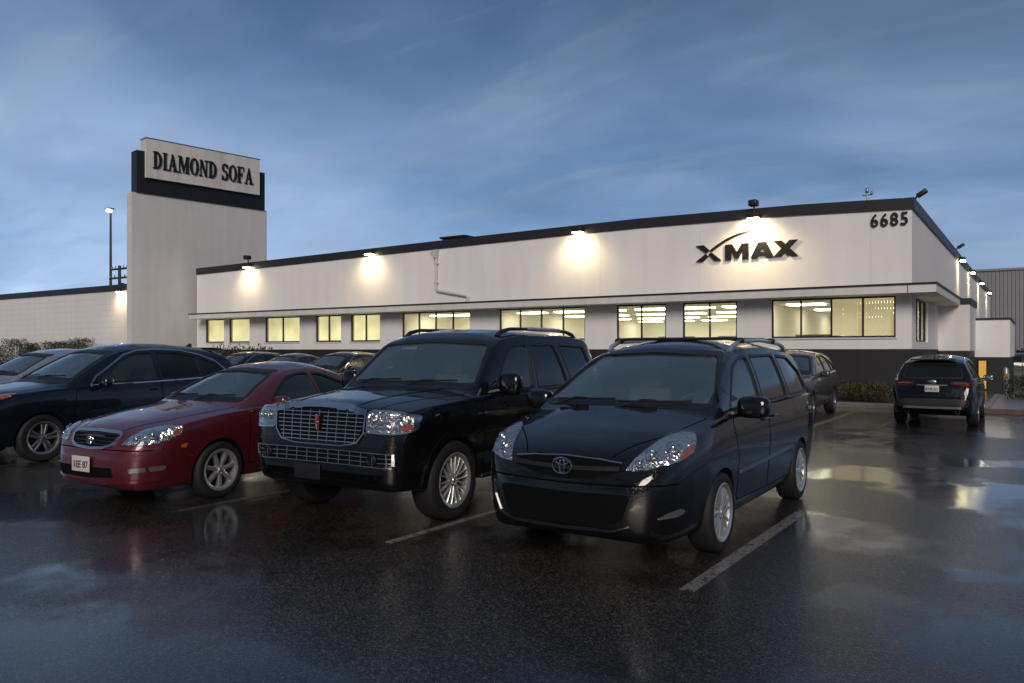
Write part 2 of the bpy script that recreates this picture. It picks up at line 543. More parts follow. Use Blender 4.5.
    def mirrors(s, sx, z, size=(.12, .07, .09), m=None, xo=.16):
        p, n = s.hit('L', sx, z)
        for sg in (1, -1):
            mb = MB()
            c = Vector((sg*(p.x+xo), p.y-.02, z+size[2]*.7))
            mb.blob(c, size, 3.2)
            mb.tube([(sg*(p.x-.02), p.y+.0, z), (sg*(p.x+.05), p.y-.005, z+.015), (c.x-sg*size[0]*.5, c.y, c.z-size[2]*.55)], [.045, .04, .035], 10)
            o = s.part('side_mirror', mb, m or s.paint)
            g = MB(); g.blob((c.x, c.y+size[1]*.86, c.z), (size[0]*.86, .012, size[2]*.82), 3.5)
            s.part('mirror_glass', g, M['chrome'], o)
    def wheels(s, spokes=7, sw=(.05, .075), style='single', m='alloy', rimr=None, dual=.03):
        P = s.P; r, tw, xw = P['r'], P['tw'], P['xw']; rr = rimr or r*.66
        for ax in (P.get('axf', P['sf']), P['sr']):
            for sg in (1, -1):
                c = (0, 0, 0)
                tp = [(rr-.005, -tw), (rr+.01, -tw+.005), (r-.03, -tw-.004), (r-.008, -tw+.012), (r, -tw+.035), (r, -.035), (r-.008, -.012), (r-.03, .004), (rr+.03, .006), (rr+.008, -.004), (rr-.004, -.012)]
                hub = MB(); hub.lathe([(.001, -.10), (rr*.62, -.10), (rr*.62, -.08), (.001, -.08)], n=32)
                hub.lathe([(.001, -tw+.02), (rr-.004, -tw+.02), (rr-.004, -tw+.05), (.001, -tw+.05)], n=32)
                T = MB(); T.lathe(tp, n=56)
                for k in range(3):   # tread grooves as raised ribs
                    x = -tw*.3-k*tw*.2; T.lathe([(r-.002, x-.012), (r+.003, x-.01), (r+.003, x+.01), (r-.002, x+.012)], n=56)
                rim = MB(); rim.lathe([(rr-.03, -tw+.03), (rr-.022, -.05), (rr-.02, -.02), (rr+.004, -.006), (rr+.012, .003), (rr+.004, .006), (rr-.014, .0), (rr-.03, -.012), (rr-.036, -.04), (rr-.04, -tw+.03)], n=56)
                rim.lathe([(.001, -.012), (.055, -.014), (.07, -.022), (.075, -.06), (.001, -.06)], n=24)
                rim.lathe([(.001, -.004), (.028, -.006), (.032, -.013), (.001, -.013)], n=16)
                for k in range(spokes):
                    a0 = 2*PI*k/spokes+.2
                    for da in ((-1, 1) if style == 'double' else (0,)):
                        ro, ri = rr-.018, .055
                        w0, w1 = sw
                        def P3(rad, lat, x):
                            ang = a0
                            return (x, rad*math.cos(ang)-lat*math.sin(ang), rad*math.sin(ang)+lat*math.cos(ang))
                        c0 = da*dual*.55; c1 = da*dual*1.25
                        vs = []
                        for rad, cc, w, xt in ((ri, c0, w0, -.016), ((ri+ro)/2, (c0+c1)/2, (w0+w1)/2*.9, -.010), (ro, c1, w1, -.012)):
                            for lat, x in ((cc-w/2, xt-.008), (cc-w/4, xt), (cc+w/4, xt), (cc+w/2, xt-.008), (cc+w/2, xt-.05), (cc-w/2, xt-.05)):
                                vs.append(P3(rad, lat, x))
                        fs = []
                        for q in range(2):
                            for j in range(6): fs.append((q*6+j, q*6+(j+1) % 6, q*6+6+(j+1) % 6, q*6+6+j))
                        rim.add(vs, fs+[(5, 4, 3, 2, 1, 0), (12, 13, 14, 15, 16, 17)])
                for k in range(5):
                    a = 2*PI*k/5; rim.blob((-.012, .042*math.cos(a), .042*math.sin(a)), (.006, .008, .008), 2, 8, 6)
                for b in (hub, T, rim):
                    b.v = [(sg*(xw+x), y/s.ky+ax-s.sf, (z+r)/s.kz) for x, y, z in b.v]
                w = s.part('wheel', hub, M['brake'])
                s.part('tyre', T, M['rubber'], w); s.part('rim', rim, M[m], w)
    def interior(s, dash, seats, wheel=True, m='interior_grey'):
        """dash=(s,z top), seats=[(s,z)]"""
        sf = s.sf; ds, dz, dw = dash
        mb = MB(); mb.prism([(ds-.35, dz-.04), (ds, dz), (ds+.28, dz-.02), (ds+.36, dz-.10), (ds+.33, dz-.35), (ds-.35, dz-.35)], lambda a, b, d: (d, a-sf, b), -dw, dw)
        s.part('dashboard', mb, M['interior'])
        if wheel:
            c = Vector((.38, ds+.48-sf, dz-.03)); mb = MB(); tl = Matrix.Rotation(R(-24), 3, 'X')
            mb.tube([c+tl @ Vector((.185*math.cos(t), 0, .185*math.sin(t))) for t in np.linspace(0, 2*PI, 28, endpoint=False)], .016, 8, True)
            for t in (R(0), R(180), R(270)): mb.tube([c, c+tl @ Vector((.18*math.cos(t), 0, .18*math.sin(t)))], .02, 6)
            mb.blob(c, (.07, .03, .06), 2.5); mb.tube([c, c+Vector((0, -.3, -.12))], .03, 8)
            s.part('steering_wheel', mb, M['interior'])
        for ss, sz, n in seats:
            for x in ((-.38, .38) if n == 2 else (0,)):
                mb = MB(); wd = .5 if n == 2 else 1.2
                tl = Matrix.Rotation(R(-14), 4, 'X')
                mb.rbox((x, ss-sf, sz-.32), (wd, .14, .72), .05, 3, tl)
                mb.rbox((x, ss-.28-sf, sz-.62), (wd, .52, .14), .05)
                o = s.part('seat', mb, M[m])
                hb = MB()
                for hx in ((x,) if n == 2 else (-.38, .38)):
                    hb.rbox((hx, ss+.11-sf, sz+.12), (.26, .1, .18), .04, 3, tl)
                s.part('headrest', hb, M[m], o)
        mb = MB(); mb.rbox((0, ds+.78-sf, s.P['mirz']), (.24, .03, .065), .014)
        s.part('rear_view_mirror', mb, M['interior'])
    def bowlparts(s, g, parent):
        k = 20*6+12*9; n = len(g.v)//k if len(g.v) >= k else 0
        for i in range(n+1):
            lo, hi = i*k, (i+1)*k if i < n else len(g.v)
            if hi-lo < 4: continue
            q = MB(); q.v = g.v[lo:hi]; q.f = [tuple(j-lo for j in f) for f in g.f if lo <= f[0] < hi]; q.m = [0]*len(q.f)
            s.part('reflector_bowl' if i < n else 'reflector_trim', q, M['chrome'], parent)
    def wipers(s, s0, z0, spans):
        for x0, x1, dz in spans:
            mb = MB(); pts = []
            for i in range(9):
                t = i/8; pts.append(s.pt('F', x0+(x1-x0)*t, z0+dz*t, .022))
            mb.tube(pts, .009, 6)
            mb.tube([s.pt('F', x0, z0-.03, .0), s.pt('F', x0+(x1-x0)*.35, z0+dz*.4, .035), s.pt('F', x0+(x1-x0)*.55, z0+dz*.55, .03)], .009, 6)
            s.part('wiper', mb, M['plastic'])
    def plate(s, axis, z, txt, w=.31, h=.16, off=.015, x=0., tm='platetext', slant=0):
        p, n = s.hit(axis, x, z); d = -1 if axis == 'F' else 1
        y = p.y + d*off
        mb = MB(); mb.rbox((x, y, z), (w, .006, h), .0028, 2)
        o = s.part('number_plate', mb, M['plate'])
        if txt:
            me = text_mesh(txt, h*.62, .0015, .002)
            rot = Matrix.Rotation(R(90), 4, 'X')
            if d > 0: rot = Matrix.Rotation(PI, 4, 'Z') @ rot
            sx = min(1., w*.86/max(.01, max(v.co.x for v in me.vertices)-min(v.co.x for v in me.vertices)))
            me.transform(Matrix.Translation((x, y+d*.0045, z-h*.06)) @ rot @ Matrix.Diagonal((sx, 1, 1, 1)))
            me.materials.append(M[tm]); link('plate_number', me, o, 0)
        return o
    def place(s, x, y, rz=0.):
        s.root.location = (x, y, 0); s.root.rotation_euler = (0, 0, R(rz)); return s.root

def ellipse(cx, cz, a, b, n=24): return [(cx+a*math.cos(2*PI*i/n), cz+b*math.sin(2*PI*i/n)) for i in range(n)]

def oval_badge(c, x, z, a, m='chrome', parent=None, dome=True):
    """three interlocked rings on the nose"""
    mb = MB(); p = c.pt('F', x, z); y = p.y-.045; t = a*.095
    for cx, cz, ea, eb in ((0, 0, a, a*.68), (0, -a*.03, a*.27, a*.62), (0, a*.33, a*.62, a*.27)):
        mb.tube([(x+cx+ea*math.cos(q), y, z+cz+eb*math.sin(q)) for q in np.linspace(0, 2*PI, 28, endpoint=False)], t, 6, True)
    return c.part('badge', mb, M[m], parent)

def bowls(c, mb, axis, spots, off=.014):
    for a, b, r in spots:
        p, n = c.hit(axis, a, b); p = p+n*off
        t = n.orthogonal().normalized(); u = n.cross(t)
        mb.tube([p+t*r*math.cos(q)+u*r*math.sin(q) for q in np.linspace(0, 2*PI, 20, endpoint=False)], r*.14, 6, True)
        mb.blob(p-n*.004, (r*.55,)*3, 2, 12, 8)
    return mb

def mk_minivan():
    P = dict(kz=1.06, L=5.12, sf=1.0, axf=1.14, sr=4.01, r=.345, ra=.385, tw=.22, xw=.965, zroof=1.73, crown=.10, shelf=.075, tuck=.05, mirz=1.52,
        plan=Fn([(0, .50), (.02, .60), (.06, .70), (.12, .775), (.2, .835), (.32, .89), (.5, .93), (.8, .965), (1.3, .98), (4.3, .98), (4.75, .955), (4.95, .90), (5.08, .80), (5.12, .70)], .05),
        top=Fn([(0, .60), (.02, .70), (.05, .775), (.10, .85), (.2, .915), (.45, 1.02), (.75, 1.10), (1.0, 1.15), (1.1, 1.19), (1.5, 1.43), (1.92, 1.635), (2.15, 1.70), (2.6, 1.76), (3.5, 1.775), (4.3, 1.735), (4.72, 1.675), (4.86, 1.5), (5.0, 1.15), (5.06, 1.0), (5.1, .8), (5.12, .62)], .05),
        belt=Fn([(0, .59), (.1, .76), (.3, .87), (.6, .97), (1.0, 1.06), (1.5, 1.095), (2.4, 1.115), (4.0, 1.14), (4.8, 1.14), (5.0, 1.0), (5.12, .6)], .1),
        bot=Fn([(0, .33), (.06, .25), (.2, .20), (.6, .22), (4.6, .24), (4.9, .28), (5.12, .4)], .04),
        roofw=Fn([(0, .74), (1.8, .71), (2.6, .71), (4.0, .70), (5.12, .66)]),
        cabin=(1.36, 4.75),
        side=[([(1.55, 1.135), (1.72, 1.28), (2.02, 1.49), (2.30, 1.575), (2.56, 1.59), (2.56, 1.145)], 'glass_side'),
              ([(2.65, 1.15), (2.66, 1.595), (3.58, 1.60), (3.64, 1.165)], 'glass_privacy'),
              ([(3.74, 1.17), (3.68, 1.595), (4.30, 1.57), (4.62, 1.40), (4.70, 1.18)], 'glass_privacy')],
        ws=[(-.88, 1.18), (-.64, 1.62), (0, 1.65), (.64, 1.62), (.88, 1.18), (.4, 1.19), (0, 1.195), (-.4, 1.19)], wsy=(-.4, 2.4),
        rw=[(-.64, 1.12), (-.60, 1.52), (.60, 1.52), (.64, 1.12)], rwy=(4.4, 6))
    c = Car(P, 'minivan', 'black minivan with silver roof rails and wide swept headlights, nearest the camera', 'minivan', paintm=M['paint_black'])
    c.body()
    c.interior((1.48, 1.09, .74), [(2.65, 1.22, 2), (3.75, 1.2, 1)])
    c.seams([[(1.58, .36), (1.56, .74), (1.44, 1.04), (1.55, 1.09), (2.58, 1.115), (2.60, .34)], [(2.63, .34), (2.61, 1.115), (3.68, 1.14), (3.74, 1.0), (3.58, .66), (3.54, .34)]],
            [(2.44, 1.0), (2.80, 1.01)])
    c.mirrors(1.56, 1.10, (.145, .085, .095), xo=.2)
    c.wheels(7, (.030, .038), 'double', 'alloy', .245, .032)
    # hood shut lines
    h = MB(); c.ribbon(h, [(.40, .13), (.52, .3), (.70, .52), (.80, .85), (.84, 1.06)], .010, 'T', .0015, .006, both=True)
    c.pair('hood_gap', h, M['seam']); h = MB()
    c.ribbon(h, [(-.40, .115), (0, .09), (.40, .115)], .010, 'T', .0015, .006); c.part('hood_gap', h, M['seam'])
    h = MB(); c.patch(h, rpoly([(-.80, 1.15), (0, 1.17), (.80, 1.15), (.83, 1.185), (0, 1.20), (-.83, 1.185)], .02), 'F', .004, .01); c.part('cowl', h, M['plastic'])
    c.wipers(1.3, 1.185, [(-.70, -.05, .02), (.0, .66, .015)])
    # grille slot, chrome line, badge
    g = MB(); c.patch(g, rpoly([(-.50, .795), (-.3, .815), (0, .825), (.3, .815), (.50, .795), (.48, .745), (.25, .69), (0, .67), (-.25, .69), (-.48, .745)], .03), 'F', .004, .012); gr = c.part('grille', g, M['void'])
    g = MB(); c.ribbon(g, [(-.49, .80), (-.3, .82), (0, .832), (.3, .82), (.49, .80)], .008, 'F', .018, .03)
    c.part('grille_trim', g, M['alloydark'], gr)
    g = MB(); c.ribbon(g, [(-.48, .762), (-.2, .752), (0, .748), (.2, .752), (.48, .762)], .03, 'F', .014, .02); c.part('grille_bar', g, M['plastic'], gr)
    oval_badge(c, 0, .765, .088, parent=gr)
    # headlights
    for sg in (1, -1):
        VF = (42, 34)
        P3 = [(.526, -.917, .756), (.571, -.832, .835), (.625, -.715, .90), (.665, -.578, .952), (.711, -.448, .990), (.776, -.348, 1.008), (.868, -.30, 1.0), (.912, -.405, .931), (.915, -.481, .87), (.878, -.64, .828), (.829, -.748, .803), (.725, -.844, .777), (.644, -.883, .762)]
        g = MB(); c.patch3(g, P3, VF, sg < 0, off=.008, thick=.03, g=.025); hl = c.part('headlight', g, M['reflector'])
        g = MB(); c.bowls3(g, [((.62, -.86, .80), .032), ((.685, -.78, .855), .052), ((.80, -.63, .90), .058)], VF)
        if sg < 0: g.v = [(-x, y, z) for x, y, z in g.v]
        c.bowlparts(g, hl)
        g = MB(); c.patch3(g, [(.895, -.45, .925), (.908, -.425, .915), (.913, -.485, .872), (.885, -.61, .832), (.862, -.65, .832), (.885, -.55, .875)], VF, sg < 0, off=.015, thick=.012, g=.02); c.part('turn_signal', g, M['amber'], hl)
        g = MB(); c.patch3(g, P3, VF, sg < 0, off=.026, thick=.004, g=.025); c.part('lens', g, M['lens'], hl)
        g = MB(); c.patch(g, rpoly([(.76, .41), (.83, .455), (.885, .475), (.89, .435), (.86, .415)], .02), 'F', .008, .012, .04, mirror=sg < 0); c.part('fog_light', g, M['fog'])
    g = MB(); c.patch(g, rpoly([(-.60, .59), (0, .575), (.60, .59), (.52, .38), (0, .355), (-.52, .38)], .06), 'F', .004, .012); lg = c.part('lower_grille', g, M['void'])
    g = MB()
    c.ribbon(g, [(-.54, .47), (0, .46), (.54, .47)], .018, 'F', .006, .010)
    c.part('grille_bar', g, M['void'], lg)
    g = MB(); c.ribbon(g, [(-.70, .60), (-.685, .48), (-.62, .36), (-.45, .31), (0, .295), (.45, .315), (.58, .36)], .012, 'F', .010, .02); c.part('bumper_trim', g, M['chrome'])
    g = MB(); c.ribbon(g, [(-.88, .66), (-.6, .655), (0, .64), (.6, .655), (.88, .66)], .012, 'F', .002, .008); c.part('bumper_gap', g, M['seam'])
    # side moulding, roof rails, tail
    for sg in (1, -1):
        g = MB(); c.ribbon(g, [(1.62, .60), (2.6, .62), (3.56, .64)], .028, 'L', .016, .02)
        if sg < 0: g.v = [(-x, y, z) for x, y, z in g.v]
        c.part('side_moulding', g, M['chrome'] if 0 else M['alloydark'])
        g = MB(); pts = [c.pt('T', sg*.66, s, o) for s, o in ((2.25, .0), (2.36, .045), (2.55, .065), (3.3, .068), (4.1, .065), (4.32, .045), (4.45, .0))]
        g.tube(pts, [.02, .026, .022, .02, .022, .026, .02], 8); c.part('roof_rail', g, M['alloy'])
        g = MB(); c.patch(g, rpoly([(.74, .82), (.76, 1.12), (.82, 1.12), (.88, .84)], .03), 'B', .008, .02, .05, mirror=sg < 0); c.part('tail_light', g, M['redlens'])
    for s in (2.56, 3.75):
        g = MB(); a, b = c.pt('T', -.66, s, .075), c.pt('T', .66, s, .075)
        g.tube([a, a.lerp(b, .08)+Vector((0, 0, .02)), a.lerp(b, .5)+Vector((0, 0, .02)), a.lerp(b, .92)+Vector((0, 0, .02)), b], .016, 8)
        for q in (a, b): g.blob(q, (.045, .05, .03), 3)
        c.part('roof_crossbar', g, M['plastic'])
    c.plate('B', .9, '')
    return c

def mk_suv():
    P = dict(kx=1.04, ky=.895, kz=.985, L=5.35, sf=1.0, sr=4.03, r=.41, ra=.455, tw=.26, xw=1.0, zroof=2.045, crown=.09, shelf=.06, tuck=.03, mirz=1.80, pw=3.2,
        plan=Fn([(0, .72), (.015, .80), (.04, .86), (.09, .91), (.18, .955), (.32, .985), (.6, 1.0), (4.9, 1.0), (5.2, .97), (5.31, .92), (5.35, .84)], .03),
        top=Fn([(0, .62), (.006, .83), (.012, .86), (.02, 1.1), (.04, 1.195), (.08, 1.225), (.3, 1.265), (.9, 1.325), (1.42, 1.345), (1.52, 1.38), (2.0, 1.76), (2.22, 1.92), (2.4, 1.99), (2.9, 2.045), (4.4, 2.045), (4.95, 2.0), (5.06, 1.88), (5.22, 1.35), (5.29, 1.2), (5.33, .9), (5.35, .62)], .025),
        belt=Fn([(0, .61), (.015, .9), (.05, 1.10), (.2, 1.16), (.6, 1.21), (1.3, 1.25), (1.8, 1.265), (4.9, 1.29), (5.2, 1.27), (5.35, .6)], .03),
        bot=Fn([(0, .48), (.05, .42), (.15, .38), (.6, .36), (4.6, .36), (5.2, .42), (5.35, .5)], .03),
        roofw=Fn([(0, .78), (5.35, .76)]),
        cabin=(1.8, 5.0),
        side=[([(2.02, 1.31), (2.12, 1.45), (2.38, 1.70), (2.62, 1.835), (3.02, 1.85), (2.98, 1.31)], 'glass_side'),
              ([(3.10, 1.31), (3.13, 1.85), (3.82, 1.85), (4.02, 1.315)], 'glass_privacy'),
              ([(4.14, 1.32), (3.95, 1.85), (4.80, 1.825), (4.98, 1.34)], 'glass_privacy')],
        ws=[(-.88, 1.385), (-.74, 1.86), (0, 1.89), (.74, 1.86), (.88, 1.385), (.4, 1.395), (0, 1.40), (-.4, 1.395)], wsy=(.2, 2.95),
        rw=[(-.74, 1.33), (-.68, 1.74), (.68, 1.74), (.74, 1.33)], rwy=(4.7, 6))
    c = Car(P, 'suv', 'large black suv with a wide chrome grille, between the red sedan and the minivan', 'SUV', paintm=M['paint_suv'])
    c.body()
    c.interior((1.95, 1.27, .78), [(3.15, 1.42, 2), (4.1, 1.4, 1)])
    c.seams([[(1.62, .50), (1.62, 1.22), (2.0, 1.255), (3.02, 1.265), (3.04, .48)], [(3.07, .48), (3.05, 1.265), (4.05, 1.28), (4.08, 1.12), (3.66, .80), (3.56, .48)]], [(2.86, 1.15), (3.88, 1.16)], M['paint_suv'])
    c.mirrors(2.0, 1.30, (.13, .085, .13), xo=.2)
    c.arch_lip(M['paint_suv'], .07, .016)
    c.wheels(9, (.019, .023), 'double', 'alloy', .272, .034)
    h = MB(); c.ribbon(h, [(.66, .10), (.72, .5), (.80, 1.0), (.84, 1.5)], .010, 'T', .0015, .006, both=True); c.pair('hood_gap', h, M['seam']); h = MB()
    c.ribbon(h, [(.42, .14), (.44, .5), (.50, 1.1), (.55, 1.46)], .02, 'T', .006, .012, both=True); c.pair('hood_crease', h, M['paint_suv'])
    h = MB(); c.patch(h, rpoly([(-.86, 1.335), (0, 1.352), (.86, 1.335), (.88, 1.39), (0, 1.405), (-.88, 1.39)], .02), 'F', .004, .01); c.part('cowl', h, M['plastic'])
    c.wipers(1.5, 1.395, [(-.70, -.08, .03), (.02, .66, .025)])
    # main grille
    fr = [(-.57, 1.15), (-.36, 1.185), (0, 1.195), (.36, 1.185), (.57, 1.15), (.56, .96), (.48, .87), (.3, .835), (-.3, .835), (-.48, .87), (-.56, .96)]
    g = MB(); c.patch(g, rpoly(fr, .03), 'F', .004, .01); gr = c.part('grille', g, M['void'])
    g = MB()
    for i in range(8):
        z = .865+i*.040; x = .48+.075*min(1, i/4)
        c.ribbon(g, [(-x, z), (0, z), (x, z)], .0085, 'F', .018+.002*(i % 2), .016)
    c.part('grille_bar', g, M['chrome'], gr)
    g = MB()
    for i in range(-4, 5):
        x = i*.105; c.ribbon(g, [(x*1.1, .85), (x*1.14, 1.17)], .0075, 'F', .024, .018)
    c.part('grille_post', g, M['chrome'], gr)
    g = MB(); c.ribbon(g, [(-.58, 1.155), (-.36, 1.195), (0, 1.208), (.36, 1.195), (.58, 1.155)], .045, 'F', .03, .04)
    c.ribbon(g, [(-.58, 1.15), (-.57, .96), (-.49, .86), (-.3, .825), (.3, .825), (.49, .86), (.57, .96), (.58, 1.15)], .013, 'F', .03, .04)
    c.part('grille_frame', g, M['chrome'], gr)
    g = MB(); p = c.pt('F', 0, 1.02)
    g.rbox((0, p.y-.045, 1.05), (.045, .02, .15), .008); b = c.part('badge', g, M['badge_red'], gr)
    g = MB(); g.rbox((0, p.y-.052, 1.05), (.010, .02, .155), .004); g.rbox((0, p.y-.051, 1.05), (.055, .02, .012), .004); c.part('badge_cross', g, M['chrome'], gr)
    # lower grille
    lo = [(-.88, .775), (0, .785), (.88, .775), (.87, .665), (.5, .64), (0, .635), (-.5, .64), (-.87, .665)]
    g = MB(); c.patch(g, rpoly(lo, .02), 'F', .004, .01); lg = c.part('lower_grille', g, M['void'])
    g = MB()
    for z in (.645, .69, .735, .778): c.ribbon(g, [(-.86, z-.008), (-.4, z), (.4, z), (.86, z-.008)], .008, 'F', .018, .016)
    for i in range(-6, 7): c.ribbon(g, [(i*.137, .64), (i*.137, .78)], .010, 'F', .022, .016)
    c.ribbon(g, [(-.87, .66), (-.875, .775)], .02, 'F', .022, .02); c.ribbon(g, [(.87, .66), (.875, .775)], .02, 'F', .022, .02)
    c.part('grille_bar', g, M['chrome'], lg)
    for sg in (1, -1):
        g = MB(); p = c.pt('F', .68, .71); g.tube([p+Vector((.05*math.cos(q), -.03, .05*math.sin(q))) for q in np.linspace(0, 2*PI, 18, endpoint=False)], .008, 6, True)
        g.tube([p+Vector((.03*math.cos(q), -.025, .03*math.sin(q))) for q in np.linspace(0, 2*PI, 18, endpoint=False)], .005, 6, True)
        if sg < 0: g.v = [(-x, y, z) for x, y, z in g.v]
        c.part('fog_light', g, M['brake'])
        poly = rpoly([(.605, .975), (.605, 1.155), (.64, 1.165), (.90, 1.15), (.96, 1.125), (.97, .99), (.90, .968)], .025)
        g = MB(); c.patch(g, poly, 'F', .010, .03, .028, mirror=sg < 0); hl = c.part('headlight', g, M['reflector'])
        g = MB(); bowls(c, g, 'F', [(.675, 1.09, .04), (.76, 1.09, .04), (.84, 1.085, .035)])
        c.ribbon(g, [(.62, 1.015), (.9, 1.015)], .02, 'F', .014, .02)
        if sg < 0: g.v = [(-x, y, z) for x, y, z in g.v]
        c.bowlparts(g, hl)
        g = MB(); c.patch(g, rpoly([(.925, 1.0), (.925, 1.05), (.962, 1.045), (.966, 1.0)], .012), 'F', .016, .012, .025, mirror=sg < 0); c.part('turn_signal', g, M['amber'], hl)
        g = MB(); c.patch(g, grow(poly, .003), 'F', .024, .004, .04, mirror=sg < 0); c.part('lens', g, M['lens'], hl)
        g = MB(); c.ribbon(g, grow(poly, .004), .014, 'F', .022, .03, True)
        if sg < 0: g.v = [(-x, y, z) for x, y, z in g.v]
        c.part('lamp_trim', g, M['chrome'], hl)
        g = MB(); c.patch(g, rpoly([(.82, .9), (.82, 1.5), (.93, 1.3), (.95, .9)], .03), 'B', .008, .02, .06, mirror=sg < 0); c.part('tail_light', g, M['redlens'])
        g = MB(); c.ribbon(g, [(1.52, .62), (2.6, .62), (3.5, .62)], .06, 'L', .012, .02)
        if sg < 0: g.v = [(-x, y, z) for x, y, z in g.v]
        c.part('side_moulding', g, M['paint_suv'])
        g = MB(); pts = [c.pt('T', sg*.66, s, o) for s, o in ((2.5, .0), (2.62, .04), (2.85, .058), (3.6, .062), (4.5, .055), (4.72, .035), (4.85, .0))]
        g.tube(pts, [.02, .03, .022, .02, .022, .03, .02], 8); rl = c.part('roof_rail', g, M['plastic'])
        g = MB(); g.tube([c.pt('T', sg*.66, s, .06) for s in (3.3, 3.8, 4.3)], [.026, .028, .026], 8); c.part('rail_cover', g, M['alloy'], rl)
        g = MB(); g.rbox((sg*.88, 2.55-c.sf, .38), (.2, 1.9, .05), .02); c.part('running_board', g, M['plastic'])
    # low bumper lip, empty plate holder
    g = MB(); c.ribbon(g, [(-.9, .84), (-.5, .84), (0, .845), (.5, .84), (.9, .84)], .02, 'F', .012, .02); c.part('bumper_trim', g, M['paint_suv'])
    p = c.pt('F', -.14, .53); g = MB(); g.rbox((-.14, p.y-.012, .54), (.34, .02, .16), .008); c.part('plate_holder', g, M['plastic'])
    g = MB(); c.patch(g, rpoly([(-.80, .56), (.80, .56), (.72, .47), (-.72, .47)], .03), 'F', .003, .01); c.part('bumper_opening', g, M['seam'])
    c.plate('B', .9, '')
    return c

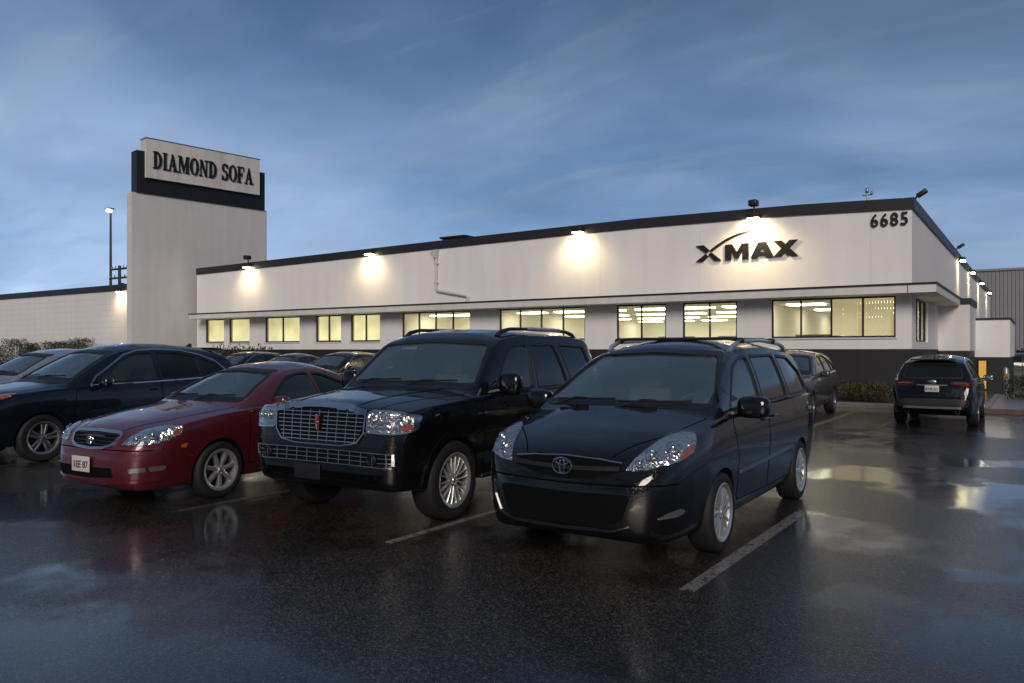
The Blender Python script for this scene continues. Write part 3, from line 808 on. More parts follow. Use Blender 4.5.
def mk_sedan():
    P = dict(kz=1.08, L=4.95, sf=1.08, sr=3.86, r=.335, ra=.375, tw=.215, xw=.90, zroof=1.47, crown=.085, shelf=.07, tuck=.05, mirz=1.26,
        plan=Fn([(0, .46), (.02, .56), (.06, .65), (.13, .74), (.23, .80), (.36, .845), (.6, .885), (1.0, .905), (2.0, .915), (3.8, .905), (4.4, .875), (4.75, .80), (4.9, .70), (4.95, .58)], .05),
        top=Fn([(0, .52), (.02, .60), (.06, .68), (.10, .745), (.16, .80), (.4, .87), (.8, .945), (1.25, 1.0), (1.42, 1.035), (1.8, 1.235), (2.15, 1.385), (2.4, 1.445), (2.8, 1.475), (3.1, 1.455), (3.4, 1.38), (3.85, 1.16), (4.15, 1.05), (4.5, 1.035), (4.8, 1.0), (4.9, .85), (4.95, .6)], .06),
        belt=Fn([(0, .51), (.1, .68), (.3, .78), (.7, .86), (1.2, .925), (1.8, .955), (3.0, .985), (3.8, 1.0), (4.5, .98), (4.8, .95), (4.95, .58)], .1),
        bot=Fn([(0, .26), (.06, .20), (.2, .17), (.6, .18), (4.4, .19), (4.8, .25), (4.95, .36)], .04),
        roofw=Fn([(0, .60), (2.0, .58), (3.0, .56), (4.0, .56), (4.95, .6)]),
        cabin=(1.72, 3.72),
        side=[([(1.92, 1.0), (2.12, 1.16), (2.35, 1.285), (2.58, 1.33), (2.76, 1.335), (2.80, 1.01)], 'glass_side'),
              ([(2.87, 1.015), (2.83, 1.335), (3.05, 1.31), (3.38, 1.195), (3.62, 1.05), (3.6, 1.03)], 'glass_privacy')],
        ws=[(-.72, 1.05), (-.54, 1.355), (0, 1.385), (.54, 1.355), (.72, 1.05), (.36, 1.06), (0, 1.065), (-.36, 1.06)], wsy=(-.1, 2.55),
        rw=[(-.60, 1.10), (-.50, 1.36), (.50, 1.36), (.60, 1.10)], rwy=(3.3, 6))
    c = Car(P, 'sedan', 'dark red four-door sedan with a white number plate on its front bumper', 'sedan', paintm=M['paint_red'])
    c.body()
    c.interior((1.85, .98, .68), [(2.85, 1.08, 2), (3.55, 1.05, 1)])
    c.seams([[(1.50, .34), (1.52, .90), (1.88, .96), (2.82, .985), (2.82, .30)], [(2.85, .30), (2.85, .985), (3.66, .99), (3.62, .86), (3.42, .66), (3.36, .32)]], [(2.68, .87), (3.48, .88)])
    c.mirrors(1.95, .965, (.11, .07, .07), xo=.15)
    c.wheels(7, (.046, .06), 'single', 'alloy', .235)
    h = MB(); c.ribbon(h, [(.36, .15), (.48, .35), (.62, .6), (.70, 1.0), (.74, 1.42)], .010, 'T', .0015, .006, both=True); c.pair('hood_gap', h, M['seam'])
    h = MB(); c.patch(h, rpoly([(-.70, 1.02), (0, 1.035), (.70, 1.02), (.72, 1.055), (0, 1.07), (-.72, 1.055)], .02), 'F', .004, .01); c.part('cowl', h, M['plastic'])
    c.wipers(1.5, 1.06, [(-.58, -.04, .02), (.02, .56, .02)])
    gp = [(-.44, .735), (-.38, .765), (0, .775), (.38, .765), (.44, .735), (.36, .645), (.24, .612), (0, .60), (-.24, .612), (-.36, .645)]
    g = MB(); c.patch(g, rpoly(gp, .03), 'F', .004, .012); gr = c.part('grille', g, M['void'])
    g = MB(); c.ribbon(g, rpoly(gp, .03), .026, 'F', .014, .02, True); c.part('grille_frame', g, M['chrome'], gr)
    g = MB()
    for z, x in ((.64, .3), (.675, .36), (.71, .39), (.745, .40)): c.ribbon(g, [(-x, z), (0, z+.006), (x, z)], .010, 'F', .008, .01)
    c.part('grille_bar', g, M['plastic'], gr)
    oval_badge(c, 0, .69, .062, parent=gr)
    for sg in (1, -1):
        RF = (40, 26)
        P3 = [(.506, -1.002, .650), (.536, -.951, .710), (.613, -.798, .790), (.73, -.631, .826), (.845, -.497, .82), (.862, -.488, .79), (.862, -.56, .736), (.821, -.761, .668), (.722, -.935, .645)]
        g = MB(); c.patch3(g, P3, RF, sg < 0, off=.008, thick=.03, g=.025); hl = c.part('headlight', g, M['reflector'])
        g = MB(); c.bowls3(g, [((.66, -.92, .70), .036), ((.765, -.80, .742), .048)], RF)
        if sg < 0: g.v = [(-x, y, z) for x, y, z in g.v]
        c.bowlparts(g, hl)
        g = MB(); c.patch3(g, [(.83, -.56, .80), (.858, -.495, .79), (.858, -.56, .745), (.845, -.63, .73)], RF, sg < 0, off=.015, thick=.012, g=.02); c.part('turn_signal', g, M['amber'], hl)
        g = MB(); c.patch3(g, P3, RF, sg < 0, off=.024, thick=.004, g=.025); c.part('lens', g, M['lens'], hl)
        g = MB(); c.patch3(g, [(.876, -.53, .635), (.884, -.45, .65), (.884, -.47, .60), (.88, -.53, .605)], (70, 5), sg < 0, off=.006, thick=.012, g=.03); c.part('side_marker', g, M['amber'])
        g = MB(); c.patch(g, rpoly([(.64, .375), (.63, .42), (.76, .432), (.76, .385)], .012), 'F', .008, .012, .04, mirror=sg < 0)
        c.patch(g, rpoly([(.775, .385), (.775, .432), (.835, .438), (.825, .39)], .012), 'F', .008, .012, .04, mirror=sg < 0); c.part('fog_light', g, M['fog'])
        g = MB(); c.patch(g, rpoly([(.55, .80), (.50, .99), (.78, .97), (.82, .80)], .03), 'B', .008, .02, .06, mirror=sg < 0); c.part('tail_light', g, M['redlens'])
    g = MB(); c.patch(g, rpoly([(-.62, .42), (0, .41), (.42, .42), (.46, .325), (0, .30), (-.5, .31)], .03), 'F', .004, .012); c.part('lower_grille', g, M['void'])
    g = MB(); c.ribbon(g, [(-.80, .30), (-.5, .275), (0, .265), (.5, .275), (.80, .30)], .03, 'F', .016, .03); c.part('bumper_lip', g, c.paint)
    g = MB(); c.ribbon(g, [(-.80, .60), (-.42, .60), (0, .595), (.42, .60), (.80, .60)], .010, 'F', .0015, .006); c.part('bumper_gap', g, M['seam'])
    c.plate('F', .44, '1EE 87', .33, .16, .03, -.08)
    c.plate('B', .75, '')
    return c

def mk_crossover(name, label, cat, pm, detail=True, ky=1., k=1., plate_r='', chrome=True, spokes=10):
    """mid-size crossover"""
    P = dict(kz=k, ky=ky, L=4.75, sf=.98, sr=3.72, r=.37, ra=.41, tw=.235, xw=.93, zroof=1.72, crown=.085, shelf=.07, tuck=.055, mirz=1.50,
        plan=Fn([(0, .52), (.02, .62), (.06, .71), (.12, .785), (.22, .85), (.36, .895), (.6, .925), (1.0, .94), (4.0, .94), (4.4, .91), (4.62, .85), (4.72, .76), (4.75, .66)], .05),
        top=Fn([(0, .62), (.02, .76), (.06, .86), (.12, .925), (.25, .975), (.6, 1.045), (1.15, 1.115), (1.3, 1.15), (1.75, 1.42), (2.1, 1.60), (2.35, 1.675), (2.7, 1.72), (3.3, 1.715), (3.9, 1.665), (4.25, 1.60), (4.36, 1.52), (4.6, 1.13), (4.68, .98), (4.73, .8), (4.75, .6)], .05),
        belt=Fn([(0, .61), (.06, .80), (.2, .90), (.6, .98), (1.2, 1.04), (1.8, 1.06), (3.2, 1.10), (4.0, 1.14), (4.4, 1.13), (4.65, 1.0), (4.75, .58)], .08),
        bot=Fn([(0, .36), (.06, .28), (.2, .23), (.6, .24), (4.3, .26), (4.6, .32), (4.75, .42)], .04),
        roofw=Fn([(0, .66), (2.0, .65), (3.2, .63), (4.0, .60), (4.75, .6)]),
        cabin=(1.6, 4.25),
        side=[([(1.80, 1.10), (2.02, 1.29), (2.32, 1.49), (2.56, 1.555), (2.82, 1.57), (2.84, 1.12)], 'glass_side'),
              ([(2.91, 1.125), (2.89, 1.57), (3.30, 1.565), (3.66, 1.50), (3.70, 1.15)], 'glass_privacy'),
              ([(3.77, 1.155), (3.73, 1.485), (3.98, 1.40), (4.22, 1.20), (4.2, 1.175)], 'glass_privacy')],
        ws=[(-.77, 1.165), (-.60, 1.565), (0, 1.60), (.60, 1.565), (.77, 1.165), (.4, 1.178), (0, 1.185), (-.4, 1.178)], wsy=(-.1, 2.7),
        rw=[(-.66, 1.17), (-.56, 1.51), (.56, 1.51), (.66, 1.17)], rwy=(4.0, 6))
    c = Car(P, name, label, cat, paintm=pm)
    c.body()
    c.interior((1.72, 1.09, .72), [(2.85, 1.22, 2), (3.7, 1.2, 1)])
    c.seams([[(1.40, .42), (1.46, 1.01), (1.80, 1.055), (2.86, 1.09), (2.86, .40)], [(2.89, .40), (2.89, 1.09), (3.70, 1.115), (3.72, .95), (3.42, .70), (3.32, .42)]], [(2.70, .97), (3.55, 1.0)])
    c.mirrors(1.86, 1.06, (.12, .075, .08), xo=.16)
    c.wheels(spokes if not spokes == 10 else 5, (.04, .05), 'double', 'alloydark', .25, .03)
    if chrome:
        for sg in (1, -1):
            g = MB()
            c.ribbon(g, [(1.70, 1.065), (1.80, 1.20), (2.04, 1.345), (2.32, 1.525), (2.56, 1.60), (2.9, 1.62), (3.35, 1.605), (3.72, 1.53), (4.02, 1.42), (4.30, 1.18)], .026, 'L', .010, .02)
            c.ribbon(g, [(1.72, 1.072), (2.5, 1.085), (3.3, 1.11), (4.28, 1.155)], .02, 'L', .010, .02)
            if sg < 0: g.v = [(-x, y, z) for x, y, z in g.v]
            c.part('window_trim', g, M['chrome'])
    h = MB(); c.patch(h, rpoly([(-.74, 1.10), (0, 1.13), (.74, 1.10), (.77, 1.17), (0, 1.19), (-.77, 1.17)], .02), 'F', .004, .01); c.part('cowl', h, M['plastic'])
    h = MB(); c.ribbon(h, [(.44, .13), (.62, .4), (.74, .9), (.80, 1.28)], .010, 'T', .0015, .006, both=True); c.pair('hood_gap', h, M['seam'])
    c.wipers(1.5, 1.18, [(-.62, -.06, .03), (.02, .60, .025)])
    gp = [(-.42, .90), (0, .925), (.42, .90), (.34, .66), (0, .64), (-.34, .66)]
    g = MB(); c.patch(g, rpoly(gp, .04), 'F', .004, .012); gr = c.part('grille', g, M['void'])
    g = MB(); c.ribbon(g, rpoly(gp, .04), .022, 'F', .012, .02, True)
    for z in (.70, .76, .82, .87): c.ribbon(g, [(-.36, z), (.36, z)], .012, 'F', .008, .01)
    c.part('grille_bar', g, M['chrome'], gr)
    for sg in (1, -1):
        poly = rpoly([(.47, .83), (.50, .90), (.70, .965), (.86, .995), (.89, .95), (.84, .88), (.68, .83)], .02)
        g = MB(); c.patch(g, poly, 'F', .010, .03, .028, mirror=sg < 0); hl = c.part('headlight', g, M['reflector'])
        g = MB(); bowls(c, g, 'F', [(.60, .88, .035), (.72, .905, .04)])
        if sg < 0: g.v = [(-x, y, z) for x, y, z in g.v]
        c.bowlparts(g, hl)
        g = MB(); c.patch(g, rpoly([(.79, .955), (.87, .98), (.88, .945), (.82, .895)], .01), 'F', .016, .012, .025, mirror=sg < 0); c.part('turn_signal', g, M['amber'], hl)
        g = MB(); c.patch(g, grow(poly, .003), 'F', .022, .004, .04, mirror=sg < 0); c.part('lens', g, M['lens'], hl)
        g = MB(); c.patch(g, rpoly([(.40, 1.02), (.42, 1.085), (.66, 1.10), (.82, 1.08), (.88, 1.0), (.74, .97)], .02), 'B', .008, .02, .05, mirror=sg < 0); tl = c.part('tail_light', g, M['redlens'])
        g = MB(); c.ribbon(g, [(.46, 1.045), (.62, 1.05), (.76, 1.03)], .016, 'B', .014, .01)
        if sg < 0: g.v = [(-x, y, z) for x, y, z in g.v]
        c.part('reverse_lamp', g, M['fog'], tl)
        g = MB(); c.patch(g, rpoly([(.56, .58), (.56, .61), (.78, .62), (.80, .59)], .01), 'B', .006, .01, .05, mirror=sg < 0); c.part('rear_reflector', g, M['redlens'])
        g = MB(); c.patch(g, rpoly([(.58, .46), (.58, .52), (.74, .53), (.74, .46)], .012), 'F', .006, .01, .05, mirror=sg < 0); c.part('fog_light', g, M['fog'])
        g = MB(); p = c.pt('B', .55, .36); g.lathe([(.035, -.06), (.045, -.06), (.045, .06), (.035, .06)], n=20); g.v = [(sg*.55+y, p.y+x-.02, .36+z) for x, y, z in g.v]; c.part('exhaust_tip', g, M['chrome'])
    g = MB(); c.patch(g, rpoly([(-.55, .50), (.55, .50), (.46, .36), (-.46, .36)], .04), 'F', .004, .012); c.part('lower_grille', g, M['void'])
    g = MB(); c.patch(g, rpoly([(-.80, .66), (0, .68), (.80, .66), (.78, .50), (.6, .44), (-.6, .44), (-.78, .50)], .04), 'B', .010, .02, .08); c.part('rear_bumper', g, M['plastic'])
    g = MB(); c.ribbon(g, [(-.62, .47), (0, .465), (.62, .47)], .05, 'B', .03, .03); c.part('skid_plate', g, M['alloydark'])
    g = MB(); c.ribbon(g, [(-.33, .995), (0, 1.0), (.33, .995)], .022, 'B', .014, .02); c.part('tailgate_trim', g, M['alloydark'])
    g = MB(); c.ribbon(g, [(-.75, .70), (-.72, .9), (-.68, 1.12)], .012, 'B', .002, .006); c.ribbon(g, [(.75, .70), (.72, .9), (.68, 1.12)], .012, 'B', .002, .006); c.ribbon(g, [(-.75, .70), (0, .71), (.75, .70)], .012, 'B', .002, .006); c.part('tailgate_gap', g, M['seam'])
    p = c.pt('B', 0, 1.085); g = MB(); g.blob((0, p.y+.012, 1.075), (.10, .02, .055), 2, 20, 10); c.part('badge', g, M['alloydark'])
    g = MB(); p = c.pt('T', 0, 4.20); g.rbox((0, p.y+.10, p.z+.012), (1.02, .26, .03), .012, 2, Matrix.Rotation(R(-8), 4, 'X')); c.part('spoiler', g, pm)
    g = MB(); p = c.pt('T', 0, 3.95); g.prism([(-.08, 0), (.10, 0), (.10, .075), (.06, .085)], lambda a, b, d: (d, p.y+a, p.z+b-.015), -.012, .012); c.part('roof_antenna', g, pm)
    c.plate('B', .91, plate_r)
    c.plate('F', .55, '')
    return c

# ------------------------------------------------------------------ place: materials
def wall_paint(name, col, brick=None, streak=.07, rough=.75):
    m, nt, N, L, b = nm(name); b.inputs['Roughness'].default_value = rough
    tc = N.new('ShaderNodeTexCoord')
    mp = N.new('ShaderNodeMapping'); mp.inputs['Scale'].default_value = (1.3, 1.3, .16); L.new(tc.outputs['Object'], mp.inputs[0])
    n1 = N.new('ShaderNodeTexNoise'); n1.inputs['Scale'].default_value = 1.6; n1.inputs['Detail'].default_value = 8; L.new(mp.outputs[0], n1.inputs['Vector'])
    n2 = N.new('ShaderNodeTexNoise'); n2.inputs['Scale'].default_value = .35; n2.inputs['Detail'].default_value = 4; L.new(tc.outputs['Object'], n2.inputs['Vector'])
    ad = N.new('ShaderNodeMath'); ad.operation = 'ADD'; L.new(n1.outputs['Fac'], ad.inputs[0]); L.new(n2.outputs['Fac'], ad.inputs[1])
    rp = N.new('ShaderNodeMapRange'); rp.inputs[1].default_value = .75; rp.inputs[2].default_value = 1.3; rp.inputs[3].default_value = 1-streak; rp.inputs[4].default_value = 1+streak*.3
    L.new(ad.outputs[0], rp.inputs[0])
    mu = N.new('ShaderNodeVectorMath'); mu.operation = 'SCALE'; mu.inputs[0].default_value = col; L.new(rp.outputs[0], mu.inputs['Scale'])
    L.new(mu.outputs[0], b.inputs['Base Color'])
    nb = N.new('ShaderNodeTexNoise'); nb.inputs['Scale'].default_value = 40; nb.inputs['Detail'].default_value = 6; L.new(tc.outputs['Object'], nb.inputs['Vector'])
    bp = N.new('ShaderNodeBump'); bp.inputs['Strength'].default_value = .25; bp.inputs['Distance'].default_value = .01; L.new(nb.outputs['Fac'], bp.inputs['Height'])
    last = bp
    if brick:
        m2 = N.new('ShaderNodeMapping'); m2.inputs['Rotation'].default_value = (R(90), 0, 0); L.new(tc.outputs['Object'], m2.inputs[0])
        br = N.new('ShaderNodeTexBrick'); br.inputs['Scale'].default_value = 1.; br.inputs['Brick Width'].default_value = brick[0]; br.inputs['Row Height'].default_value = brick[1]; br.inputs['Mortar Size'].default_value = .02
        br.offset = 0 if len(brick) > 2 else .5
        L.new(m2.outputs[0], br.inputs['Vector'])
        b2 = N.new('ShaderNodeBump'); b2.inputs['Strength'].default_value = .35; b2.inputs['Distance'].default_value = .02; b2.invert = True
        L.new(br.outputs['Fac'], b2.inputs['Height']); L.new(bp.outputs[0], b2.inputs['Normal']); last = b2
        mx = N.new('ShaderNodeMix'); mx.data_type = 'RGBA'; mx.blend_type = 'MULTIPLY'; L.new(br.outputs['Fac'], mx.inputs[0])
        L.new(mu.outputs[0], mx.inputs[6]); mx.inputs[7].default_value = (.90, .90, .90, 1); L.new(mx.outputs[2], b.inputs['Base Color'])
    L.new(last.outputs[0], b.inputs['Normal'])
    return m

M['stucco'] = wall_paint('painted stucco wall', (.86, .845, .84))
M['block'] = wall_paint('painted block wall', (.80, .78, .77), (.82, .42, 1))
M['tower'] = wall_paint('painted tower render', (.74, .73, .73), (.82, .42, 1), .1)
M['base'] = wall_paint('dark painted base', (.020, .018, .022), None, .3, .6)
M['fascia'] = wall_paint('canopy fascia paint', (.76, .745, .73), None, .15, .6)
M['trim'] = mat('dark roof trim', (.022, .020, .026), .45, noise=.2, nscale=2)
M['frame'] = mat('dark window frame', (.018, .017, .016), .4)
M['letter'] = mat('black sign letters', (.010, .009, .012), .4)
M['signface'] = wall_paint('weathered sign face', (.76, .73, .69), None, .22, .5)
M['board'] = mat('dark sign board', (.010, .012, .018), .5, noise=.3, nscale=.8)
M['pane'] = glass('window pane', (.95, 1, .96), .92, .01, 1.5)
M['room'] = mat('room wall paint', (.86, .83, .75), .8)
M['roomgreen'] = mat('room wall pale green', (.85, .86, .77), .8)
M['roomfloor'] = mat('office floor', (.28, .26, .22), .6)
M['tubes'] = mat('fluorescent tube light', (.9, .9, .85), .5, emit=(1, .90, .66), es=9.)
M['metal'] = mat('grey galvanised metal', (.32, .32, .33), .4, .7)
M['pipe'] = mat('painted drain pipe', (.60, .58, .57), .6)
M['lampcase'] = mat('lamp housing bronze', (.03, .028, .026), .45, .3)
M['lamp'] = mat('lit lamp lens', (.9, .85, .7), .4, emit=(1, .84, .48), es=60.)
M['lampw'] = mat('lit street lamp lens', (.9, .9, .9), .4, emit=(.95, .97, 1), es=30.)
M['kerb'] = mat('wet kerb concrete', (.20, .19, .18), .35, noise=.3, nscale=6, bump=.3, bscale=30)
M['kerbred'] = mat('faded red kerb paint', (.13, .085, .07), .35, noise=.4, nscale=8)
M['soil'] = mat('bark mulch soil', (.03, .022, .016), .9, noise=.5, nscale=14, bump=.8, bscale=25)
M['corr'] = mat('grey ribbed cladding', (.26, .26, .28), .5, .2, noise=.12, nscale=.4)
M['doorlit'] = mat('lit amber doorway', (.5, .3, .08), .5, emit=(1, .50, .06), es=.30, noise=.5, nscale=3)

def blind_mat():
    m, nt, N, L, b = nm('lit window blinds')
    b.inputs['Base Color'].default_value = (.75, .66, .38, 1); b.inputs['Roughness'].default_value = .7
    tc = N.new('ShaderNodeTexCoord'); n = N.new('ShaderNodeTexNoise'); n.inputs['Scale'].default_value = .9; n.inputs['Detail'].default_value = 3
    L.new(tc.outputs['Object'], n.inputs['Vector'])
    mr = N.new('ShaderNodeMapRange'); mr.inputs[1].default_value = .3; mr.inputs[2].default_value = .7; mr.inputs[3].default_value = .36; mr.inputs[4].default_value = .68
    L.new(n.outputs['Fac'], mr.inputs[0]); L.new(mr.outputs[0], b.inputs['Emission Strength'])
    b.inputs['Emission Color'].default_value = (1, .86, .46, 1)  # glow put into the slats in place of room light behind them
    return m
M['blind'] = blind_mat()
M['blindbeige'] = mat('beige vertical blinds', (.50, .44, .30), .8, emit=(1, .80, .42), es=.30)  # faint emission painted into the slats for room light shining through

def leaf_mat(name, c0, c1):
    m, nt, N, L, b = nm(name); b.inputs['Roughness'].default_value = .45
    tc = N.new('ShaderNodeTexCoord'); n = N.new('ShaderNodeTexNoise'); n.inputs['Scale'].default_value = 7; n.inputs['Detail'].default_value = 4
    L.new(tc.outputs['Object'], n.inputs['Vector'])
    r = N.new('ShaderNodeValToRGB'); r.color_ramp.elements[0].position = .35; r.color_ramp.elements[1].position = .65
    r.color_ramp.elements[0].color = (*c0, 1); r.color_ramp.elements[1].color = (*c1, 1)
    L.new(n.outputs['Fac'], r.inputs[0]); L.new(r.outputs[0], b.inputs['Base Color'])
    return m
M['leaf'] = leaf_mat('shrub leaves', (.016, .028, .008), (.06, .082, .02))
M['leafy'] = leaf_mat('yellowing shrub leaves', (.03, .034, .008), (.12, .105, .022))
M['stem'] = mat('shrub stems', (.05, .035, .02), .8)

def asphalt():
    m, nt, N, L, b = nm('wet asphalt')
    tc = N.new('ShaderNodeTexCoord')
    def noise(sc_, det, rough=.55, vec=None):
        n = N.new('ShaderNodeTexNoise'); n.inputs['Scale'].default_value = sc_; n.inputs['Detail'].default_value = det; n.inputs['Roughness'].default_value = rough
        L.new(vec or tc.outputs['Object'], n.inputs['Vector']); return n.outputs['Fac']
    def rng(x, a, b_, c, d):
        r = N.new('ShaderNodeMapRange'); r.inputs[1].default_value = a; r.inputs[2].default_value = b_; r.inputs[3].default_value = c; r.inputs[4].default_value = d
        L.new(x, r.inputs[0]); return r.outputs[0]
    def math_(op, a, c, d=None):
        k = N.new('ShaderNodeMath'); k.operation = op
        for i, x in enumerate((a, c, d)):
            if x is None: continue
            if isinstance(x, float): k.inputs[i].default_value = x
            else: L.new(x, k.inputs[i])
        return k.outputs[0]
    big = noise(.33, 5, .6)
    pud = rng(big, .465, .535, 0., 1.)             # 1 = standing film of water
    grain = noise(130, 3, .7)
    v = N.new('ShaderNodeTexVoronoi'); v.inputs['Scale'].default_value = 75; L.new(tc.outputs['Object'], v.inputs['Vector'])
    med = noise(5, 5, .65)
    # colour: dark binder with paler stones
    v2 = N.new('ShaderNodeTexVoronoi'); v2.inputs['Scale'].default_value = 95; L.new(tc.outputs['Object'], v2.inputs['Vector'])
    sx = N.new('ShaderNodeSeparateColor'); L.new(v2.outputs['Color'], sx.inputs[0])
    stone = math_('POWER', sx.outputs[0], 4.0)
    base = math_('MULTIPLY_ADD', stone, .12, rng(med, .3, .7, .006, .016))
    patch = rng(noise(.12, 3), .42, .58, .8, 1.25)
    wet = math_('MULTIPLY', math_('MULTIPLY', base, patch), rng(pud, 0, 1, 1., .6))
    cc = N.new('ShaderNodeCombineColor'); L.new(math_('MULTIPLY', wet, 1.24), cc.inputs[0]); L.new(wet, cc.inputs[1]); L.new(math_('MULTIPLY', wet, .78), cc.inputs[2])
    L.new(cc.outputs[0], b.inputs['Base Color'])
    b.inputs['Roughness'].default_value = .42; b.inputs['IOR'].default_value = 1.4; b.inputs['Specular IOR Level'].default_value = .35
    h = math_('ADD', math_('MULTIPLY', v.outputs['Distance'], .7), math_('MULTIPLY', grain, .6))
    bp = N.new('ShaderNodeBump'); bp.inputs['Distance'].default_value = .008
    L.new(rng(pud, 0, 1, 1., .4), bp.inputs['Strength']); L.new(h, bp.inputs['Height']); L.new(bp.outputs[0], b.inputs['Normal'])
    # water film
    L.new(rng(pud, 0, 1, .62, 1.), b.inputs['Coat Weight']); b.inputs['Coat IOR'].default_value = 1.34
    L.new(math_('ADD', rng(pud, 0, 1, .09, .03), math_('MULTIPLY', med, .04)), b.inputs['Coat Roughness'])
    b2 = N.new('ShaderNodeBump'); b2.inputs['Distance'].default_value = .004; L.new(rng(pud, 0, 1, .38, .07), b2.inputs['Strength']); L.new(h, b2.inputs['Height'])
    b3 = N.new('ShaderNodeBump'); b3.inputs['Distance'].default_value = .015; b3.inputs['Strength'].default_value = .06
    L.new(noise(3.0, 3), b3.inputs['Height']); L.new(b2.outputs[0], b3.inputs['Normal']); L.new(b3.outputs[0], b.inputs['Coat Normal'])
    return m
M['asphalt'] = asphalt()
def line_mat(name, col, wear):
    m, nt, N, L, b = nm(name)
    b.inputs['Roughness'].default_value = .22
    tc = N.new('ShaderNodeTexCoord'); n = N.new('ShaderNodeTexNoise'); n.inputs['Scale'].default_value = 14; n.inputs['Detail'].default_value = 9; n.inputs['Roughness'].default_value = .75
    L.new(tc.outputs['Object'], n.inputs['Vector'])
    r = N.new('ShaderNodeValToRGB'); r.color_ramp.elements[0].position = wear; r.color_ramp.elements[1].position = wear+.12
    r.color_ramp.elements[0].color = (.03, .029, .028, 1); r.color_ramp.elements[1].color = (*col, 1)
    L.new(n.outputs['Fac'], r.inputs[0]); L.new(r.outputs[0], b.inputs['Base Color'])
    bp = N.new('ShaderNodeBump'); bp.inputs['Strength'].default_value = .3; bp.inputs['Distance'].default_value = .003
    n3 = N.new('ShaderNodeTexNoise'); n3.inputs['Scale'].default_value = 110; L.new(tc.outputs['Object'], n3.inputs['Vector'])
    L.new(n3.outputs['Fac'], bp.inputs['Height']); L.new(bp.outputs[0], b.inputs['Normal'])
    return m
M['whiteline'] = line_mat('worn white line paint', (.25, .235, .22), .38)
M['greyline'] = line_mat('faded grey line paint', (.10, .095, .09), .42)
M['yellowline'] = line_mat('worn yellow line paint', (.34, .22, .08), .37)

# ------------------------------------------------------------------ ground
def sheet(name, x0, x1, y0, y1, z, m, kind='structure', sub=1):
    g = MB(); g.add([(x0, y0, z), (x1, y0, z), (x1, y1, z), (x0, y1, z)], [(0, 1, 2, 3)])
    return tag(g.build(name, m, smooth=0, fix=False), kind=kind)
sheet('ground', -400, 400, -200, 500, 0, M['asphalt'])
g = MB(); g.box(-2.175, -2.065, 5.45, 8.75, .001, .005)
tag(g.build('parking_line', M['whiteline'], smooth=0), kind='structure')
g = MB(); g.box(-4.94, -4.86, 5.3, 8.2, .001, .005)
tag(g.build('parking_line', M['whiteline'], smooth=0), kind='structure')
g = MB()
for x in (-7.75, -10.45, -13.0, -16.0, -18.8): g.box(x-.05, x+.05, 5.1, 8.6, .001, .005)
for x in (-7.1, -9.9, -12.7, -15.5, -18.3, -21.1, -23.9, -26.7, -29.5):
    g.box(x-.05, x+.05, 19.4, 24.2, .001, .005)
g.box(-3.02, -2.91, 19.0, 24.2, .001, .005)
tag(g.build('parking_lines', M['greyline'], smooth=0), kind='structure')
g = MB(); g.box(-4.38, -4.22, 18.4, 25.6, .001, .006); tag(g.build('yellow_parking_line', M['yellowline'], smooth=0), kind='structure')
# kerbs and planting beds
Yf = 28.42; XR = -3.388
g = MB(); g.rbox((-22.6, 25.85, .065), (38.6, .16, .15), .02); g.rbox((-3.36, 26.9, .065), (.16, 2.3, .15), .02)
tag(g.build('kerb', M['kerb'], smooth=0), kind='structure')
sheet('planting_bed', -42, -3.4, 25.9, 28.3, .11, M['soil'])
g = MB(); g.rbox((3.5, 25.3, .065), (9.4, .18, .15), .02); g.rbox((-1.2, 29.5, .065), (.18, 8.6, .15), .02); tag(g.build('kerb', M['kerbred'], smooth=0), kind='structure')
g = MB(); g.box(-1.12, 8, 25.38, 33.8, .0, .12); tag(g.build('pavement', M['kerb'], smooth=0), kind='structure')

# ------------------------------------------------------------------ main building
bld = thing('office_building', 'long white flat-roofed building with lit windows and dark roof edge', 'building', (-22, Yf, 0))
def bpart(mb, name, m, parent=bld, smooth=0):
    q = parent.matrix_world.translation if parent.parent is None else parent.parent.location
    mb.v = [(x+22, y-Yf, z) for x, y, z in mb.v]
    return mb.build(name, m, parent, smooth)
PX = [(-41.6, 6.60), (-31, 6.725), (-20.75, 6.85), (-12.97, 6.91), (-6.9, 6.83), (XR, 6.70)]
WIN = [(-40.78, -39.04, 1), (-38.58, -36.76, 1), (-35.43, -32.63, 2), (-31.40, -29.52, 2), (-28.84, -26.82, 2), (-25.39, -21.31, 4), (-19.71, -15.42, 4), (-13.99, -11.89, 2), (-11.22, -9.13, 2), (-7.89, -3.87, 4)]
ZS, ZH, ZB = 2.17, 3.54, 1.78
T = .25
W = MB()
poly = [(x, z-.02) for x, z in PX]
W.prism([(PX[0][0], ZH), (PX[-1][0], ZH)]+poly[::-1], lambda a, b, d: (a, d, b), Yf, Yf+T)
W.box(PX[0][0], XR, Yf, Yf+T, ZB, ZS)
xs = [PX[0][0]]+[v for w in WIN for v in w[:2]]+[XR]
for i in range(0, len(xs), 2): W.box(xs[i], xs[i+1], Yf, Yf+T, ZS, ZH)
